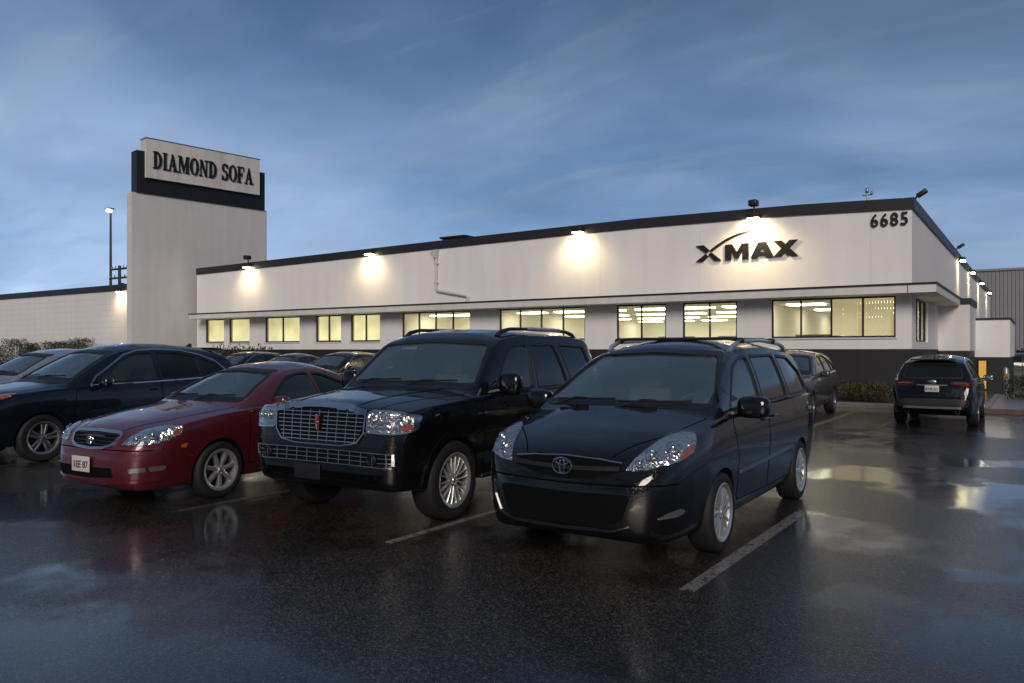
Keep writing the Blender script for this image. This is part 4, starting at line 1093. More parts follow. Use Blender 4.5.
# right wall (around its corner window)
YE = 78.
W.box(XR-T, XR, Yf+T, YE, ZH, 6.68); W.box(XR-T, XR, Yf+T, YE, ZB, 2.03); W.box(XR-T, XR, Yf+T, 29.43, 2.03, ZH); W.box(XR-T, XR, 32.9, YE, 2.03, ZH)
bpart(W, 'wall', M['stucco'])
W = MB(); W.box(PX[0][0], XR-.03, Yf+.03, Yf+T, 0, ZB); W.box(XR-T-.03, XR-.03, Yf+T, YE, 0, ZB); bpart(W, 'base_band', M['base'])
W = MB()
PT = PX[:-1]+[(XR-.302, 6.711)]
for (xa, za), (xb, zb_) in zip(PT, PT[1:]):
    W.prism([(xa, za-.37), (xb, zb_-.37), (xb, zb_), (xa, za)], lambda a, b, d: (a, d, b), Yf-.07, Yf+.3)
W.box(XR-.3, XR+.07, Yf-.07, YE, 6.332, 6.702)
bpart(W, 'roof_trim', M['trim'])
W = MB(); W.box(-41.5, XR-.3, Yf+.3, YE, 6.05, 6.2); bpart(W, 'roof', M['trim'])
W = MB(); W.box(-52, XR, YE-.02, YE+.2, 0, 6.68); bpart(W, 'rear_wall', M['stucco'])
# expansion joints as thin recess strips
for x in (-20.58, -14.73, -10.53, -4.62):
    W = MB(); W.box(x-.012, x+.012, Yf-.004, Yf+.01, 3.87, 6.32); bpart(W, 'wall_joint', M['fascia'])
W = MB(); W.box(-40.9, XR, Yf-1., Yf-.002, 3.55, 3.80); W.box(XR+.002, -2.6, Yf-1., 36.4, 3.55, 3.80); W.box(XR-.02, XR+.004, Yf-1., Yf-.002, 3.552, 3.798)
can = bpart(W, 'canopy', M['fascia'])
W = MB(); W.box(-40.94, -2.56, Yf-1.04, Yf-.01, 3.80, 3.86); W.box(XR+.01, -2.56, Yf-.01, 36.4, 3.80, 3.86); bpart(W, 'canopy_edge', M['trim'], can)
# windows
for i, (x0, x1, n) in enumerate(WIN):
    f = MB(); fw = .055; y0, y1 = Yf+.05, Yf+.13
    f.box(x0, x1, y0, y1, ZS, ZS+fw); f.box(x0, x1, y0, y1, ZH-fw, ZH)
    f.box(x0, x0+fw, y0, y1, ZS+fw, ZH-fw); f.box(x1-fw, x1, y0, y1, ZS+fw, ZH-fw)
    for k in range(1, n):
        xm = x0+(x1-x0)*k/n; f.box(xm-fw/2, xm+fw/2, y0+.002, y1-.002, ZS+fw, ZH-fw)
    w = bpart(f, 'window', M['frame'])
    p = MB(); p.add([(x0+.03, Yf+.09, ZS+.03), (x1-.03, Yf+.09, ZS+.03), (x1-.03, Yf+.09, ZH-.03), (x0+.03, Yf+.09, ZH-.03)], [(0, 1, 2, 3)]); bpart(p, 'pane', M['pane'], w)
    s = MB(); s.box(x0-.04, x1+.04, Yf-.05, Yf+.05, ZS-.05, ZS-.002); bpart(s, 'sill', M['fascia'], w)
    def blinds(xa, xb, m, name, gap=.0):
        b = MB(); k = max(2, int((xb-xa)/.09)); 
        for j in range(k):
            xx = xa+(xb-xa)*j/k; ww = (xb-xa)/k*(1-gap)
            a0 = .02+.012*random.random()
            b.add([(xx, Yf+.26, ZS+.08), (xx+ww, Yf+.26+a0, ZS+.08), (xx+ww, Yf+.26+a0, ZH+.02), (xx, Yf+.26, ZH+.02)], [(0, 1, 2, 3)])
        bpart(b, name, m, w)
    if i < 5: blinds(x0, x1, M['blind'], 'blind')
    if i == 9: blinds(x0+1.98, x1, M['blindbeige'], 'blind', .06)
f = MB()
for y in (29.46, 30.5, 31.6, 32.86): f.box(XR-.16, XR-.08, y-.03, y+.03, 2.03, ZH)
f.box(XR-.16, XR-.08, 29.49, 32.83, 2.03, 2.09); f.box(XR-.16, XR-.08, 29.49, 32.83, ZH-.06, ZH); w = bpart(f, 'window', M['frame'])
p = MB(); p.add([(XR-.12, 29.44, 2.05), (XR-.12, 32.88, 2.05), (XR-.12, 32.88, 3.52), (XR-.12, 29.44, 3.52)], [(0, 1, 2, 3)]); bpart(p, 'pane', M['pane'], w)
b = MB()
for j in range(36): b.add([(XR-.3, 29.3+.1*j, 2.05), (XR-.33, 29.38+.1*j, 2.05), (XR-.33, 29.38+.1*j, 3.6), (XR-.3, 29.3+.1*j, 3.6)], [(0, 1, 2, 3)])
bpart(b, 'blind', M['blindbeige'], w)
# rooms
W = MB(); W.box(-26.1, XR-.3, 46.6, 46.7, .1, 3.5); bpart(W, 'room_wall', M['roomgreen'])
for x in (-26.15, -20.9, -8.62):
    W = MB(); W.box(x, x+.05, Yf+.4, 46.6, .1, 3.5); bpart(W, 'room_wall', M['room'])
W = MB(); W.box(-41.3, -26.16, 36.6, 36.7, .1, 3.5); bpart(W, 'room_wall', M['room'])
W = MB(); W.box(-41.3, XR-.3, Yf+T, 47, 3.5, 3.6); bpart(W, 'room_ceiling', M['room'])
W = MB(); W.box(-41.3, XR-.3, Yf+T, 47, .02, .1); bpart(W, 'room_floor', M['roomfloor'])
first = None
for x in (-24.9, -23.4, -22.0, -19.6, -17.6, -15.6, -13.6, -11.6, -9.8, -7.3, -4.9):
    for y in (31., 35.5, 40., 44.5):
        if first is None:
            W = MB(); W.box(-.65, .65, -.32, .32, -.04, 0.); first = W.build('ceiling_light', M['tubes'], bld, 0); o = first
        else:
            o = first.copy(); COL.objects.link(o); o.parent = bld
        o.location = (x+22, y-Yf, 3.49)
# office partitions and desks that break up the lit rooms
for x in (-23.5, -18.2, -16.0, -12.6, -10.0):
    W = MB(); W.box(x-.8, x+.8, 31.2, 31.26, .1, 2.32); bpart(W, 'partition', M['roomfloor'])
W = MB(); W.box(-7.6, -6.1, 30.6, 31.2, .1, 2.33); bpart(W, 'cabinet', M['roomfloor'])
# wing and entrance annex on the right side
W = MB(); W.box(XR+.002, -2.26, 36.5, 40, 1.72, 3.60); bpart(W, 'wing_wall', M['fascia'])
W = MB(); W.box(XR+.002, -2.29, 36.53, 39.99, 0, 1.72); bpart(W, 'base_band', M['base'])
W = MB(); W.box(XR+.08, -2.20, 36.44, 40, 3.60, 3.84); bpart(W, 'wing_trim', M['trim'])
W = MB(); W.box(XR+.002, -.98, 40.01, 48, 1.44, 3.06); bpart(W, 'annex_wall', M['stucco'])
W = MB(); W.box(XR+.08, -.94, 39.97, 48.04, 3.062, 3.15); bpart(W, 'wing_trim', M['trim'])
W = MB(); W.box(XR+.002, -1.01, 40.04, 47.98, 0, 1.44); bpart(W, 'base_band', M['base'])
W = MB(); W.box(-2.14, -1.86, 40.0, 40.03, .05, 1.28); dr = bpart(W, 'door', M['doorlit'])
W = MB(); W.box(-2.19, -2.14, 39.98, 40.04, .05, 1.33); W.box(-1.86, -1.81, 39.98, 40.04, .05, 1.33); W.box(-2.14, -1.86, 39.98, 40.04, 1.28, 1.33); bpart(W, 'door_frame', M['frame'], dr)

# roof vent, drain pipe, antenna
g = MB(); g.rbox((0, 0, .45), (1.4, .9, .9), .03); g.rbox((0, 0, .93), (1.6, 1.1, .10), .02)
vt = thing('roof_vent', 'low dark ventilation box on the roof behind the parapet', 'roof vent', (-24.1, 31.2, 6.43)); g.build('housing', M['trim'], vt)
g = MB()
for z in (.2, .4, .6): g.box(-.6, .6, -.47, -.45, z, z+.06)
g.build('louvre', M['metal'], vt)
dp = thing('drain_pipe', 'pale downpipe with a kinked lower run on the white upper wall', 'drain pipe', (-23.2, Yf, 3.86))
g = MB(); g.tube([(0, -.1, 2.3), (0, -.1, .72), (.06, -.1, .64), (1.75, -.1, .34), (1.84, -.1, .28), (1.85, -.1, .0)], .065, 10); g.build('pipe', M['pipe'], dp)
g = MB(); g.prism([(-.30, 2.52), (.12, 2.52), (.10, 2.36), (.06, 2.16), (-.06, 2.16), (-.12, 2.36)], lambda a, b, d: (a, d, b), -.24, -.002); g.build('hopper', M['pipe'], dp)
g = MB()
for x, z in ((0, 1.9), (0, 1.0), (.9, .49)): g.box(x-.10, x+.10, -.16, -.002, z-.03, z+.03)
g.build('bracket', M['pipe'], dp)
an = thing('antenna', 'slim roof antenna with a round head near the number sign', 'antenna', (-5.17, 31, 6.2))
g = MB(); g.tube([(0, 0, 0), (0, 0, 1.25)], .03, 8); g.build('mast', M['metal'], an)
g = MB(); g.blob((0, 0, 1.36), (.07, .07, .10), 2.2); g.tube([(-.16, 0, 1.2), (.16, 0, 1.2)], .02, 6); g.blob((.16, 0, 1.26), (.05, .05, .07), 2); g.build('head', M['metal'], an)

# ------------------------------------------------------------------ wall lamps (lit)
def spot(loc, aim, power, size=R(150), col=(1, .74, .38), blend=1., rad=.12):
    ld = bpy.data.lights.new('lamp_glow', 'SPOT'); ld.energy = power; ld.color = col; ld.spot_size = size; ld.spot_blend = blend; ld.shadow_soft_size = rad
    o = bpy.data.objects.new('lamp_glow', ld); COL.objects.link(o); o.location = loc
    o.rotation_euler = Vector(aim).to_track_quat('-Z', 'Y').to_euler(); return o

def wall_lamp(x, y, z, label, power, rz=0., cam=False, out=.6, tilt=.36, size=R(150)):
    t = thing('wall_lamp', label, 'wall lamp', (x, y, z), rz, 'lit lamps along the roof edge')
    g = MB(); g.rbox((0, -.14, .04), (.44, .28, .16), .03); g.box(-.10, .10, -.06, 0, -.10, .12); g.build('housing', M['lampcase'], t)
    g = MB(); g.prism([(-.20, -.05), (.20, -.05), (.15, -.10), (-.15, -.10)], lambda a, b, d: (a, d, b), -.27, -.05); g.build('lens', M['lamp'], t)
    if cam:
        g = MB(); g.tube([(0, -.05, .10), (0, -.05, .42)], .03, 8); g.rbox((0, -.12, .50), (.30, .36, .22), .04); g.build('camera_head', M['lampcase'], t)
    d = Matrix.Rotation(rz, 3, 'Z')
    p = Vector((x, y, z))+d @ Vector((0, -out, -.16))
    l = spot(p, d @ Vector((0, tilt, -1)), power, size)
    l.parent = t; l.matrix_parent_inverse = (Matrix.Translation((x, y, z)) @ Matrix.Rotation(rz, 4, 'Z')).inverted()
    return t
wall_lamp(-36.71, Yf-.07, 6.42, 'lit roof-edge lamp closest to the sign tower, dark box on top', 95, cam=True)
wall_lamp(-27.36, Yf-.07, 6.52, 'lit roof-edge lamp between the sign tower and the drain pipe', 105)
wall_lamp(-15.65, Yf-.07, 6.62, 'lit roof-edge lamp over the four-pane window right of the drain pipe', 130)
wall_lamp(-8.47, Yf-.07, 6.52, 'brightest roof-edge lamp, right above the black lettering', 230, cam=True, out=.8)
for y, lb in ((46, 'lit lamp on the side wall nearest the front corner'), (53.5, 'second lit lamp along the side wall from the corner'), (62.5, 'third lit lamp along the side wall from the corner'), (73, 'farthest lit lamp on the side wall, beside the ribbed building')):
    wall_lamp(XR+.07, y, 6.35, lb, 130, R(90), out=.26, tilt=.2, size=R(100))
for y, lb in ((28.8, 'unlit dark floodlight tilted outward at the roof corner'), (44.5, 'unlit dark floodlight on the side roof edge, farther along')):
    t = thing('flood_light', lb, 'floodlight', (XR+.05, y, 6.70))
    g = MB(); g.tube([(0, 0, 0), (.06, 0, .12)], .03, 8); g.build('arm', M['lampcase'], t)
    g = MB(); g.rbox((.20, 0, .18), (.34, .28, .13), .03, 2, Matrix.Rotation(R(-32), 4, 'Y')); g.build('head', M['lampcase'], t)

# ------------------------------------------------------------------ wall lettering
def slab(mb, poly, d0=-.12, d1=-.03, k=.75): return mb.prism(poly, lambda a, b, d: (a, d*k, b), d0, d1)
sg_ = thing('wall_sign', 'black block lettering XMAX with a swoosh on the white front wall', 'sign', (-10.64, Yf, 5.06))
g = MB()   # split X with a long swoosh arm
slab(g, [(-.02, .60), (.28, .60), (.50, .40), (.37, .30)]); slab(g, [(-.02, 0), (.27, 0), (.46, .18), (.35, .27)], -.1202)
slab(g, [(.46, .24), (.56, .15), (.70, 0), (.95, 0), (.58, .31)], -.1204)
sw = [(.50+1.62*(i/14), .38+.62*(1-(1-i/14)**2.0)) for i in range(15)]
lowr = [(.62+1.48*(i/14), .36+.62*(1-(1-i/14)**1.75)) for i in range(15)]
for i in range(14): slab(g, [sw[i], sw[i+1], lowr[i+1], lowr[i]][::-1], -.12)
g.build('letter_x', M['letter'], sg_, 0)
HT = .56
g = MB(); x, w = 1.10, .86; q = .22
slab(g, [(x, 0), (x+q, 0), (x+q, HT*.62), (x+w/2-.07, .06), (x+w/2+.07, .06), (x+w-q, HT*.62), (x+w-q, 0), (x+w, 0), (x+w, HT), (x+w-.25, HT), (x+w/2, HT*.48), (x+.25, HT), (x, HT)])
g.build('letter_m', M['letter'], sg_, 0)
g = MB(); x, w, h = 2.03, .82, HT   # A with its counter left open
slab(g, [(x, 0), (x+.24, 0), (x+w/2, .38), (x+w/2, h), (x+w/2-.14, h)]); slab(g, [(x+w, 0), (x+w/2+.14, h), (x+w/2, h), (x+w/2, .38), (x+w-.24, 0)], -.1203); slab(g, [(x+.22, .09), (x+w-.22, .09), (x+w-.29, .21), (x+.29, .21)], -.119)
g.build('letter_a', M['letter'], sg_, 0)
g = MB(); x = 2.84; slab(g, [(x, 0), (x+.28, 0), (x+.84, HT), (x+.56, HT)]); slab(g, [(x, HT), (x+.28, HT), (x+.84, 0), (x+.56, 0)], -.1203); g.build('letter_x', M['letter'], sg_, 0)
# house number
hn = thing('house_number', 'dark raised street number 6685 near the top front corner', 'number sign', (-4.05, Yf, 6.02))
for i, ch in enumerate('6685'):
    bm = bmesh.new()
    for dx, dz, dd in ((0, 0, 0), (-.009, 0, .001), (.009, 0, .002), (0, .006, .003), (0, -.006, .004)):
        me = text_mesh(ch, .60, .03, 0.); me.transform(Matrix.Translation(((i-1.5)*.30+dx, -.05-dd, dz)) @ Matrix.Rotation(R(90), 4, 'X') @ Matrix.Diagonal((.82, 1, 1, 1)))
        bm.from_mesh(me)
    me = bpy.data.meshes.new('digit'); bm.to_mesh(me); bm.free(); me.materials.append(M['letter']); link('digit', me, hn, 0)

# ------------------------------------------------------------------ sign tower
tw = thing('sign_tower', 'tall pale blade-shaped wall tower carrying the black sign board', 'tower', (-42.2, Yf, 0), -math.atan2(.159, .987))
# local: +x = visible face normal, +y = along the face
g = MB(); g.box(-.72, 0, -3.42, 5.0, 0, 10.74); g.build('shaft', M['tower'], tw, 0)
g = MB(); g.box(-.66, .10, -3.2, 4.8, 10.742, 13.15); g.build('sign_board', M['board'], tw, 0)
g = MB(); g.box(-.45, .30, -2.75, 4.33, 11.63, 13.86); bx = g.build('sign_box', M['signface'], tw, 0)
g = MB(); g.box(-.46, .31, -2.78, 4.36, 13.862, 13.93); g.build('sign_cap', M['metal'], tw, 0)
def serif(ch):
    """polygons of a bold serif capital, height 1; returns polys, width"""
    TK, TN, SF = .22, .075, .07
    def rect(x0, x1, z0, z1): return [(x0, z0), (x1, z0), (x1, z1), (x0, z1)]
    def stem(x, w): return [rect(x, x+w, 0, 1), rect(x-.09, x+w+.09, 0, SF), rect(x-.09, x+w+.09, 1-SF, 1)]
    def arc(cx, cz, ro, so, ri, si, a0, a1, n=16):
        o = []
        for i in range(n):
            a, b = R(a0+(a1-a0)*i/n), R(a0+(a1-a0)*(i+1)/n)
            o.append([(cx+ri*math.cos(a), cz+si*math.sin(a)), (cx+ro*math.cos(a), cz+so*math.sin(a)), (cx+ro*math.cos(b), cz+so*math.sin(b)), (cx+ri*math.cos(b), cz+si*math.sin(b))])
        return o
    if ch == 'I': return stem(.1, TK), .42
    if ch == 'D': return stem(.1, TK)+arc(.30, .5, .50, .5, .27, .43, -90, 90)+[rect(.2, .31, 0, SF), rect(.2, .31, 1-SF, 1)], .86
    if ch == 'O': return arc(.42, .5, .42, .52, .20, .44, 0, 360, 28), .86
    if ch == 'N': return [rect(.13, .13+TN, 0, 1), rect(.68, .68+TN, 0, 1), [(.06, 1), (.30, 1), (.755, 0), (.62, 0)][::-1], rect(0, .33, 0, SF), rect(.56, .88, 1-SF, 1)], .90
    if ch == 'M': return [rect(.12, .12+TN, 0, 1), rect(.80, .80+TK, 0, 1), [(.10, 1), (.34, 1), (.62, .26), (.53, .0)][::-1], [(.53, 0), (.60, .12), (.86, 1), (.80, 1)], rect(0, .31, 0, SF), rect(.72, 1.1, 0, SF), rect(.02, .3, 1-SF, 1), rect(.84, 1.1, 1-SF, 1)], 1.13
    if ch == 'A': return [[(.10, 0), (.19, 0), (.47, .86), (.42, 1)], [(.38, 1), (.50, 1), (.84, 0), (.60, 0)][::-1], rect(.24, .64, .30, .37), rect(0, .30, 0, SF), rect(.52, .93, 0, SF)], .92
    if ch == 'F': return stem(.1, TK)+[rect(.3, .72, 1-SF, 1), rect(.3, .52, .48, .55), [(.66, .72), (.72, .72), (.72, 1), (.64, .95)], rect(.48, .53, .38, .66)], .76
    if ch == 'S': return arc(.33, .74, .30, .28, .13, .20, 20, 230, 14)+arc(.33, .27, .32, .29, .12, .20, -165, 62, 14)+[[(.10, .64), (.26, .52), (.55, .36), (.50, .56)], [(.55, .72), (.61, .72), (.61, 1), (.55, .95)], [(.02, .0), (.08, .05), (.08, .30), (.02, .30)]], .70
    return [], .42
y = -.10; total = sum(serif(c)[1]+.03 for c in 'DIAMOND SOFA'); ks = 6.25/total; hz = 1.0
for c in 'DIAMOND SOFA':
    ps, w = serif(c)
    if ps:
        g = MB()
        for j, p in enumerate(ps):
            g.prism(p, lambda a, b, d: (d, -2.32+(y+a)*ks, 12.20+b*hz), .29, .37+.0006*j)
        g.build('letter', M['letter'], bx, 0)
    y += w+.03

# left low building
lb = thing('low_building', 'low white block-walled building at the far left, behind the hedges', 'building', (-75, 30.95, 0))
g = MB(); g.box(-60, 28, 0, .3, 0, 6.0); g.build('wall', M['block'], lb, 0)
g = MB(); g.box(-60, 28.05, -.08, .4, 5.98, 6.42); g.build('roof_trim', M['trim'], lb, 0)
g = MB(); g.box(-60, 28, .3, 30, 5.7, 5.9); g.build('roof', M['trim'], lb, 0)
wall_lamp(-54.1, 30.95-.08, 5.92, 'single lit lamp on the far left block wall, left of the tower', 95)
# corrugated warehouse on the right
wh = thing('warehouse', 'tall grey ribbed-metal warehouse behind the right end', 'building', (10, 110, 0))
pts = []; n = 150
for i in range(n):
    x = -22+.40*i; pts += [(x, 0), (x+.24, 0), (x+.28, -.10), (x+.36, -.10)]
g = MB(); g.add([(a, b, 0) for a, b in pts]+[(a, b, 11.2) for a, b in pts], [(i, i+1, len(pts)+i+1, len(pts)+i) for i in range(len(pts)-1)]); g.build('wall', M['corr'], wh, 0, False)
g = MB(); g.box(-22.3, 38, -.25, .3, 11.2, 11.45); g.build('roof_trim', M['metal'], wh, 0)
g = MB(); g.box(-22, 37.8, .1, 30, 10.9, 11.1); g.build('roof', M['corr'], wh, 0)
# street lamp and utility pole
sl = thing('street_lamp', 'very tall thin street lamp with a bright white head', 'street lamp', (-73.6, 41, 0))
g = MB(); g.tube([(0, 0, 0), (0, 0, 15.1)], [.17, .09], 10); g.build('pole', M['lampcase'], sl)
g = MB(); g.rbox((0, -.1, 15.2), (.8, .5, .16), .05); hd = g.build('lamp_head', M['lampcase'], sl)
g = MB(); g.blob((0, -.15, 15.08), (.34, .26, .16), 2); g.build('lens', M['lampw'], hd)
up = thing('utility_pole', 'dark utility pole with cross arms beside the tower', 'utility pole', (-68.2, 38.8, 0))
g = MB(); g.tube([(0, 0, 0), (0, 0, 9.3)], [.18, .13], 10); g.build('pole', M['lampcase'], up)
for z, l in ((9.0, 1.3), (8.2, 1.6)):
    g = MB(); g.box(-l, l, -.07, .07, z-.08, z+.08); o = g.build('cross_arm', M['lampcase'], up)
    g = MB()
    for x in (-l+.1, -l*.5, l*.5, l-.1): g.lathe([(.001, 0), (.07, 0), (.05, .1), (.07, .14), (.001, .24)], (x, 0, z+.07), 10, 'z')
    g.build('insulator', M['metal'], o)
g = MB(); g.lathe([(.001, -.4), (.25, -.4), (.25, .4), (.001, .45)], (.35, 0, 7.3), 14, 'z'); g.build('transformer', M['lampcase'], up)

# ------------------------------------------------------------------ shrubs
def shrub(x, y, z0, sx, sy, sz, label, m, boxy=3., n=900, leaf=.05, group=None):
    t = thing('shrub', label, 'shrub', (x, y, z0), 0, group)
    rnd = random.Random(int(abs(x*100)+abs(y*10)))
    g = MB()
    for i in range(n):
        while True:
            u, v, w = rnd.uniform(-1, 1), rnd.uniform(-1, 1), rnd.uniform(0, 1)
            d = (abs(u)**boxy+abs(v)**boxy+abs(w*2-1)**boxy)**(1/boxy)
            if .5 < d < 1.+(.18 if boxy < 6 else .05)*rnd.random(): break
        lump = 1+(.13 if boxy < 6 else .05)*math.sin(u*7+x)*math.cos(v*5+w*6)
        c = Vector((u*sx*.5*lump, v*sy*.5*lump, (.06+.94*w*lump)*sz))
        q = Matrix.Rotation(rnd.uniform(0, 6.3), 3, 'Z') @ Matrix.Rotation(rnd.uniform(-1.2, 1.2), 3, 'X')
        l = leaf*rnd.uniform(.7, 1.5)
        g.add([c+q @ Vector(p) for p in ((-l*.45, 0, 0), (0, -l, .1*l), (l*.45, 0, 0), (0, l, .1*l))], [(0, 1, 2, 3)])
    g.build('foliage', m, t, 0, False)
    g = MB()
    for k in range(7):
        a = rnd.uniform(0, 6.3); g.tube([(0, 0, -.02), (math.cos(a)*sx*.12, math.sin(a)*sy*.12, sz*.45), (math.cos(a)*sx*.3, math.sin(a)*sy*.3, sz*.85)], [.02, .012, .006], 5)
    g.build('stem', M['stem'], t)
    return t
shrub(-4.6, 27.2, .1, 1.5, 1.0, .62, 'yellowish low shrub in front of the dark base, left of the parked rear-facing suv', M['leafy'], 2.4, 1700, .04)
shrub(-6.9, 27.3, .1, 1.6, 1.2, .75, 'small green shrub by the dark base, behind the grey suv', M['leaf'], 2.4, 900, .06)
shrub(.35, 31.2, .1, 2.6, 1.2, .75, 'clipped green hedge on the pavement at the right edge', M['leaf'], 5, 2200, .05)
for x0, x1, hh, lb_ in ((-68.6, -65.4, 2.75, 'widest block-shaped hedge against the far left wall'), (-65.3, -63.4, 2.42, 'low hedge stub touching the widest hedge at the far left wall'), (-61.75, -60.1, 2.5, 'left end of the trio of square hedges before the block wall'), (-59.8, -58.1, 2.5, 'middle one of the trio of square hedges before the block wall'), (-57.9, -56.0, 2.72, 'right end of the trio of square hedges, nearest the tower'), (-73.5, -69.4, 2.3, 'hedge at the left edge of the picture, lower than its neighbour')):
    shrub((x0+x1)/2, 29.6, 0, x1-x0, 1.2, hh-.15, lb_, M['leaf'], 9, 4200, .055, 'hedges along the block wall')
shrub(-35.6, 27., .1, 4.6, 1.0, 1.8, 'long flat-topped dark hedge below the left lit windows', M['leaf'], 5, 2600, .07)

bo = thing('bollard', 'small pale post standing beside the right-hand hedge', 'bollard', (-1.0, 35.2, 0))
g = MB(); g.lathe([(.001, 0), (.11, 0), (.11, 1.0), (.09, 1.06), (.001, 1.1)], (0, 0, 0), 18, 'z'); g.build('post', M['metal'], bo)
g = MB(); g.lathe([(.112, .7), (.118, .7), (.118, .85), (.112, .85)], (0, 0, 0), 18, 'z'); g.build('band', M['yellowline'], bo)

# ------------------------------------------------------------------ vehicles placed
c = mk_minivan(); van = c.place(-3.225, 6.514, .9)
c = mk_suv(); c.place(-6.02, 6.34, 2.8)
c = mk_sedan(); red = c.place(-8.92, 5.74, 4.)
c = mk_crossover('crossover', 'blue-black crossover with chrome window trim, left of the red sedan', 'SUV', M['paint_navy'], k=1.09, ky=1.08); cx = c.place(-13.85, 6.1, 2)
# rear-facing compact suv on the right
c2 = mk_crossover('parked_suv', 'black compact suv parked with its tail to the camera at the right', 'SUV', M['paint_suv'], plate_r='8VHR 621', chrome=False)
c2.root.scale = (.93, .92, .95); r2 = c2.place(-2.0, 23.6, 180)
# second row and far cars: copies with their own paint
def again(src, name, label, cat, x, y, rz, new=None, old=None, scale=None, group=None):
    o = copy_tree(src); o.name = name; o['label'] = label; o['category'] = cat
    if group: o['group'] = group
    o.location = (x, y, 0); o.rotation_euler = (0, 0, R(rz)); o.scale = [a*b for a, b in zip(src.scale, scale or (1, 1, 1))]
    if new: repaint(o, old, new)
    return o
again(red, 'sedan', 'silver sedan at the far left edge, behind the blue-black crossover', 'sedan', -17.6, 7.0, 2, M['paint_silver'], M['paint_red'], (1.05, 1.05, 1.12))
again(cx, 'parked_suv', 'dark grey suv in the back row, showing past the right side of the minivan', 'SUV', -5.62, 20.6, 1, M['paint_grey'], M['paint_navy'], (1, .93, .93))
again(cx, 'parked_suv', 'black back-row suv seen over the right end of the red sedan roof', 'SUV', -21.6, 19.4, 3, M['paint_black'], M['paint_navy'], (1, .93, .90))
again(red, 'sedan', 'grey sedan in the back row, between two dark suvs', 'sedan', -24.6, 19.6, 2, M['paint_grey'], M['paint_red'], (1.02, 1.02, 1.02))
again(cx, 'parked_suv', 'dark back-row suv seen over the left end of the red sedan roof', 'SUV', -27.6, 19.6, 2, None, None, (1, .93, .90))
again(red, 'sedan', 'grey sedan far off beyond the hedge at the right edge', 'sedan', .9, 52., 100, M['paint_grey'], M['paint_red'])
again(cx, 'parked_suv', 'dark suv far off at the right edge, beside the ribbed warehouse', 'SUV', 2.4, 62., 95, None, None)

# ------------------------------------------------------------------ camera, sky, light
cam = bpy.data.cameras.new('camera'); co = bpy.data.objects.new('camera', cam); COL.objects.link(co)
co.location = (0, 0, 1.75); co.rotation_euler = (R(90), 0, R(33.8))
cam.sensor_width = 36; cam.lens = 785*36/1024; cam.shift_y = 8.5/1024; cam.clip_end = 1500; cam.clip_start = .05
sc.camera = co

w = bpy.data.worlds.new('World'); sc.world = w; w.use_nodes = True
N, L = w.node_tree.nodes, w.node_tree.links
bg = N['Background']
sky = N.new('ShaderNodeTexSky'); sky.sky_type = 'NISHITA'; sky.sun_disc = False
SUN_EL, SUN_AZ = 1., 152.
sky.sun_elevation = R(SUN_EL); sky.sun_rotation = R(SUN_AZ); sky.air_density = 1.; sky.dust_density = .3; sky.ozone_density = 6.
tc = N.new('ShaderNodeTexCoord'); sp = N.new('ShaderNodeSeparateXYZ'); L.new(tc.outputs['Generated'], sp.inputs[0])
def wmath(op, a, b_=None):
    k = N.new('ShaderNodeMath'); k.operation = op
    for i, x in enumerate((a, b_)):
        if x is None: continue
        if isinstance(x, (int, float)): k.inputs[i].default_value = x
        else: L.new(x, k.inputs[i])
    return k.outputs[0]
def wrange(x, a, b_, c, d):
    r = N.new('ShaderNodeMapRange'); r.inputs[1].default_value = a; r.inputs[2].default_value = b_; r.inputs[3].default_value = c; r.inputs[4].default_value = d
    L.new(x, r.inputs[0]); return r.outputs[0]
# overcast deck: colour by height above the horizon, broken up by cloud noise on a plane
up_ = wmath('MAXIMUM', sp.outputs[2], 0.)
rmp = N.new('ShaderNodeValToRGB'); L.new(up_, rmp.inputs[0]); e = rmp.color_ramp.elements
e[0].position = 0.; e[0].color = (.32, .44, .62, 1)
e[1].position = 1.; e[1].color = (.075, .12, .20, 1)
for p, c_ in ((.10, (.215, .335, .53)), (.22, (.145, .24, .405)), (.42, (.066, .112, .21)), (.7, (.095, .155, .265))):
    q = e.new(p); q.color = (*c_, 1)
dv = N.new('ShaderNodeVectorMath'); dv.operation = 'SCALE'; L.new(tc.outputs['Generated'], dv.inputs[0]); L.new(wmath('DIVIDE', 1., wmath('ADD', up_, .20)), dv.inputs['Scale'])
def cloud(scale, rot, loc, sc_, det, dist):
    mp = N.new('ShaderNodeMapping'); mp.inputs['Scale'].default_value = (*scale, 0.); mp.inputs['Rotation'].default_value = (0, 0, R(rot)); mp.inputs['Location'].default_value = (*loc, 0)
    L.new(dv.outputs[0], mp.inputs[0])
    n = N.new('ShaderNodeTexNoise'); n.inputs['Scale'].default_value = sc_; n.inputs['Detail'].default_value = det; n.inputs['Roughness'].default_value = .5; n.inputs['Distortion'].default_value = dist
    L.new(mp.outputs[0], n.inputs['Vector']); return n.outputs['Fac']
n1 = cloud((1., 1.35), 35, (1.3, .4), .75, 6, .5)
n2 = cloud((1., 1.7), 50, (3.1, 1.7), 2.2, 8, .9)
lum = wmath('MULTIPLY', wrange(n1, .3, .7, .76, 1.30), wrange(n2, .3, .7, .93, 1.07))
west = wrange(sp.outputs[0], -1., .3, 1.32, .86)      # brighter towards the afterglow side
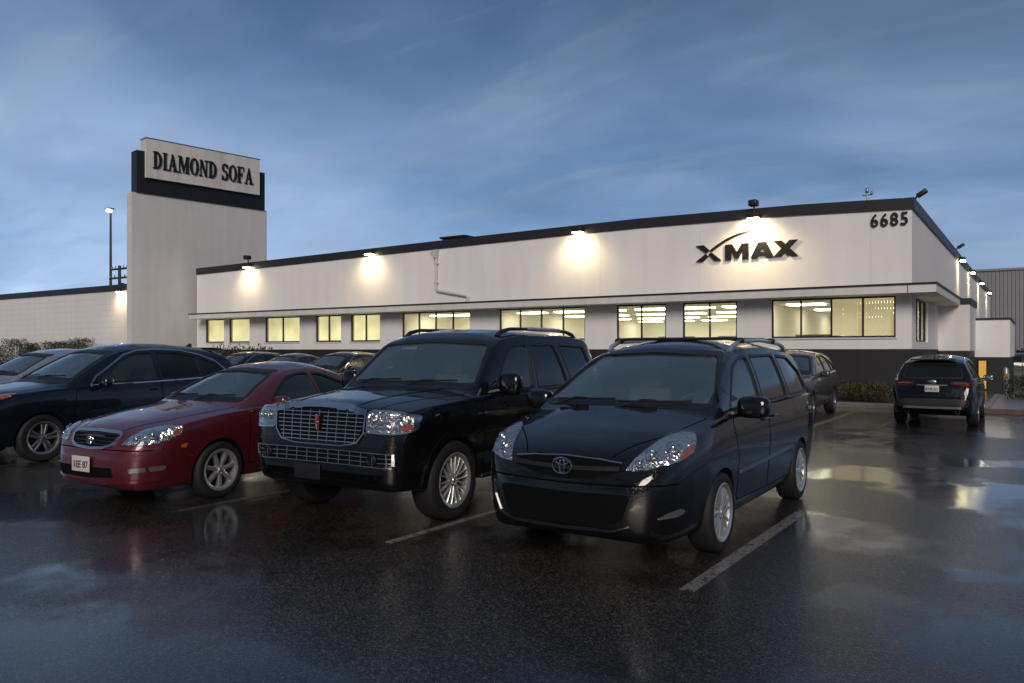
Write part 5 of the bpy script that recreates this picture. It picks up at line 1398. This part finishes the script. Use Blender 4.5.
east = wmath('MULTIPLY', wrange(sp.outputs[1], -.8, .1, .3, 1.), wrange(sp.outputs[0], .1, .9, 1., .55))          # the sky behind the viewer is already dark
lum = wmath('MULTIPLY', wmath('MULTIPLY', lum, west), east)
cl = N.new('ShaderNodeVectorMath'); cl.operation = 'SCALE'; L.new(rmp.outputs[0], cl.inputs[0]); L.new(lum, cl.inputs['Scale'])
hs = N.new('ShaderNodeHueSaturation'); L.new(wrange(n1, .40, .70, 1.06, .78), hs.inputs['Saturation']); L.new(cl.outputs[0], hs.inputs['Color'])
# thin paler wisps
n3 = cloud((1., 3.0), 62, (.7, 1.9), 1.1, 8, 1.2)
wm = wmath('MULTIPLY', wmath('MULTIPLY', wrange(n3, .52, .74, 0., 1.), wrange(n2, .4, .6, .3, 1.)), .60)
wx = N.new('ShaderNodeMix'); wx.data_type = 'RGBA'; L.new(wm, wx.inputs[0]); L.new(hs.outputs[0], wx.inputs[6]); wx.inputs[7].default_value = (.26, .33, .43, 1)
bg.inputs[1].default_value = .05; L.new(sky.outputs[0], bg.inputs[0])
bg2 = N.new('ShaderNodeBackground'); L.new(wx.outputs[2], bg2.inputs[0]); bg2.inputs[1].default_value = .93
add = N.new('ShaderNodeMixShader'); add.inputs[0].default_value = .88; L.new(bg.outputs[0], add.inputs[1]); L.new(bg2.outputs[0], add.inputs[2]); L.new(add.outputs[0], N['World Output'].inputs[0])

sd = bpy.data.lights.new('sun', 'SUN'); so = bpy.data.objects.new('sun', sd); COL.objects.link(so)
sd.energy = 1.4; sd.angle = R(25); sd.color = (1., .89, .80)
el, az = R(24), R(SUN_AZ)
so.rotation_euler = Vector((-math.sin(az)*math.cos(el), -math.cos(az)*math.cos(el), -math.sin(el))).to_track_quat('-Z', 'Y').to_euler()

vs_ = sc.view_settings; vs_.view_transform = 'Standard'; vs_.look = 'None'; vs_.exposure = .38; vs_.gamma = 1.
sc.cycles.use_denoising = True
sc.cycles.max_bounces = 8; sc.cycles.transparent_max_bounces = 16; sc.cycles.sample_clamp_indirect = 4.
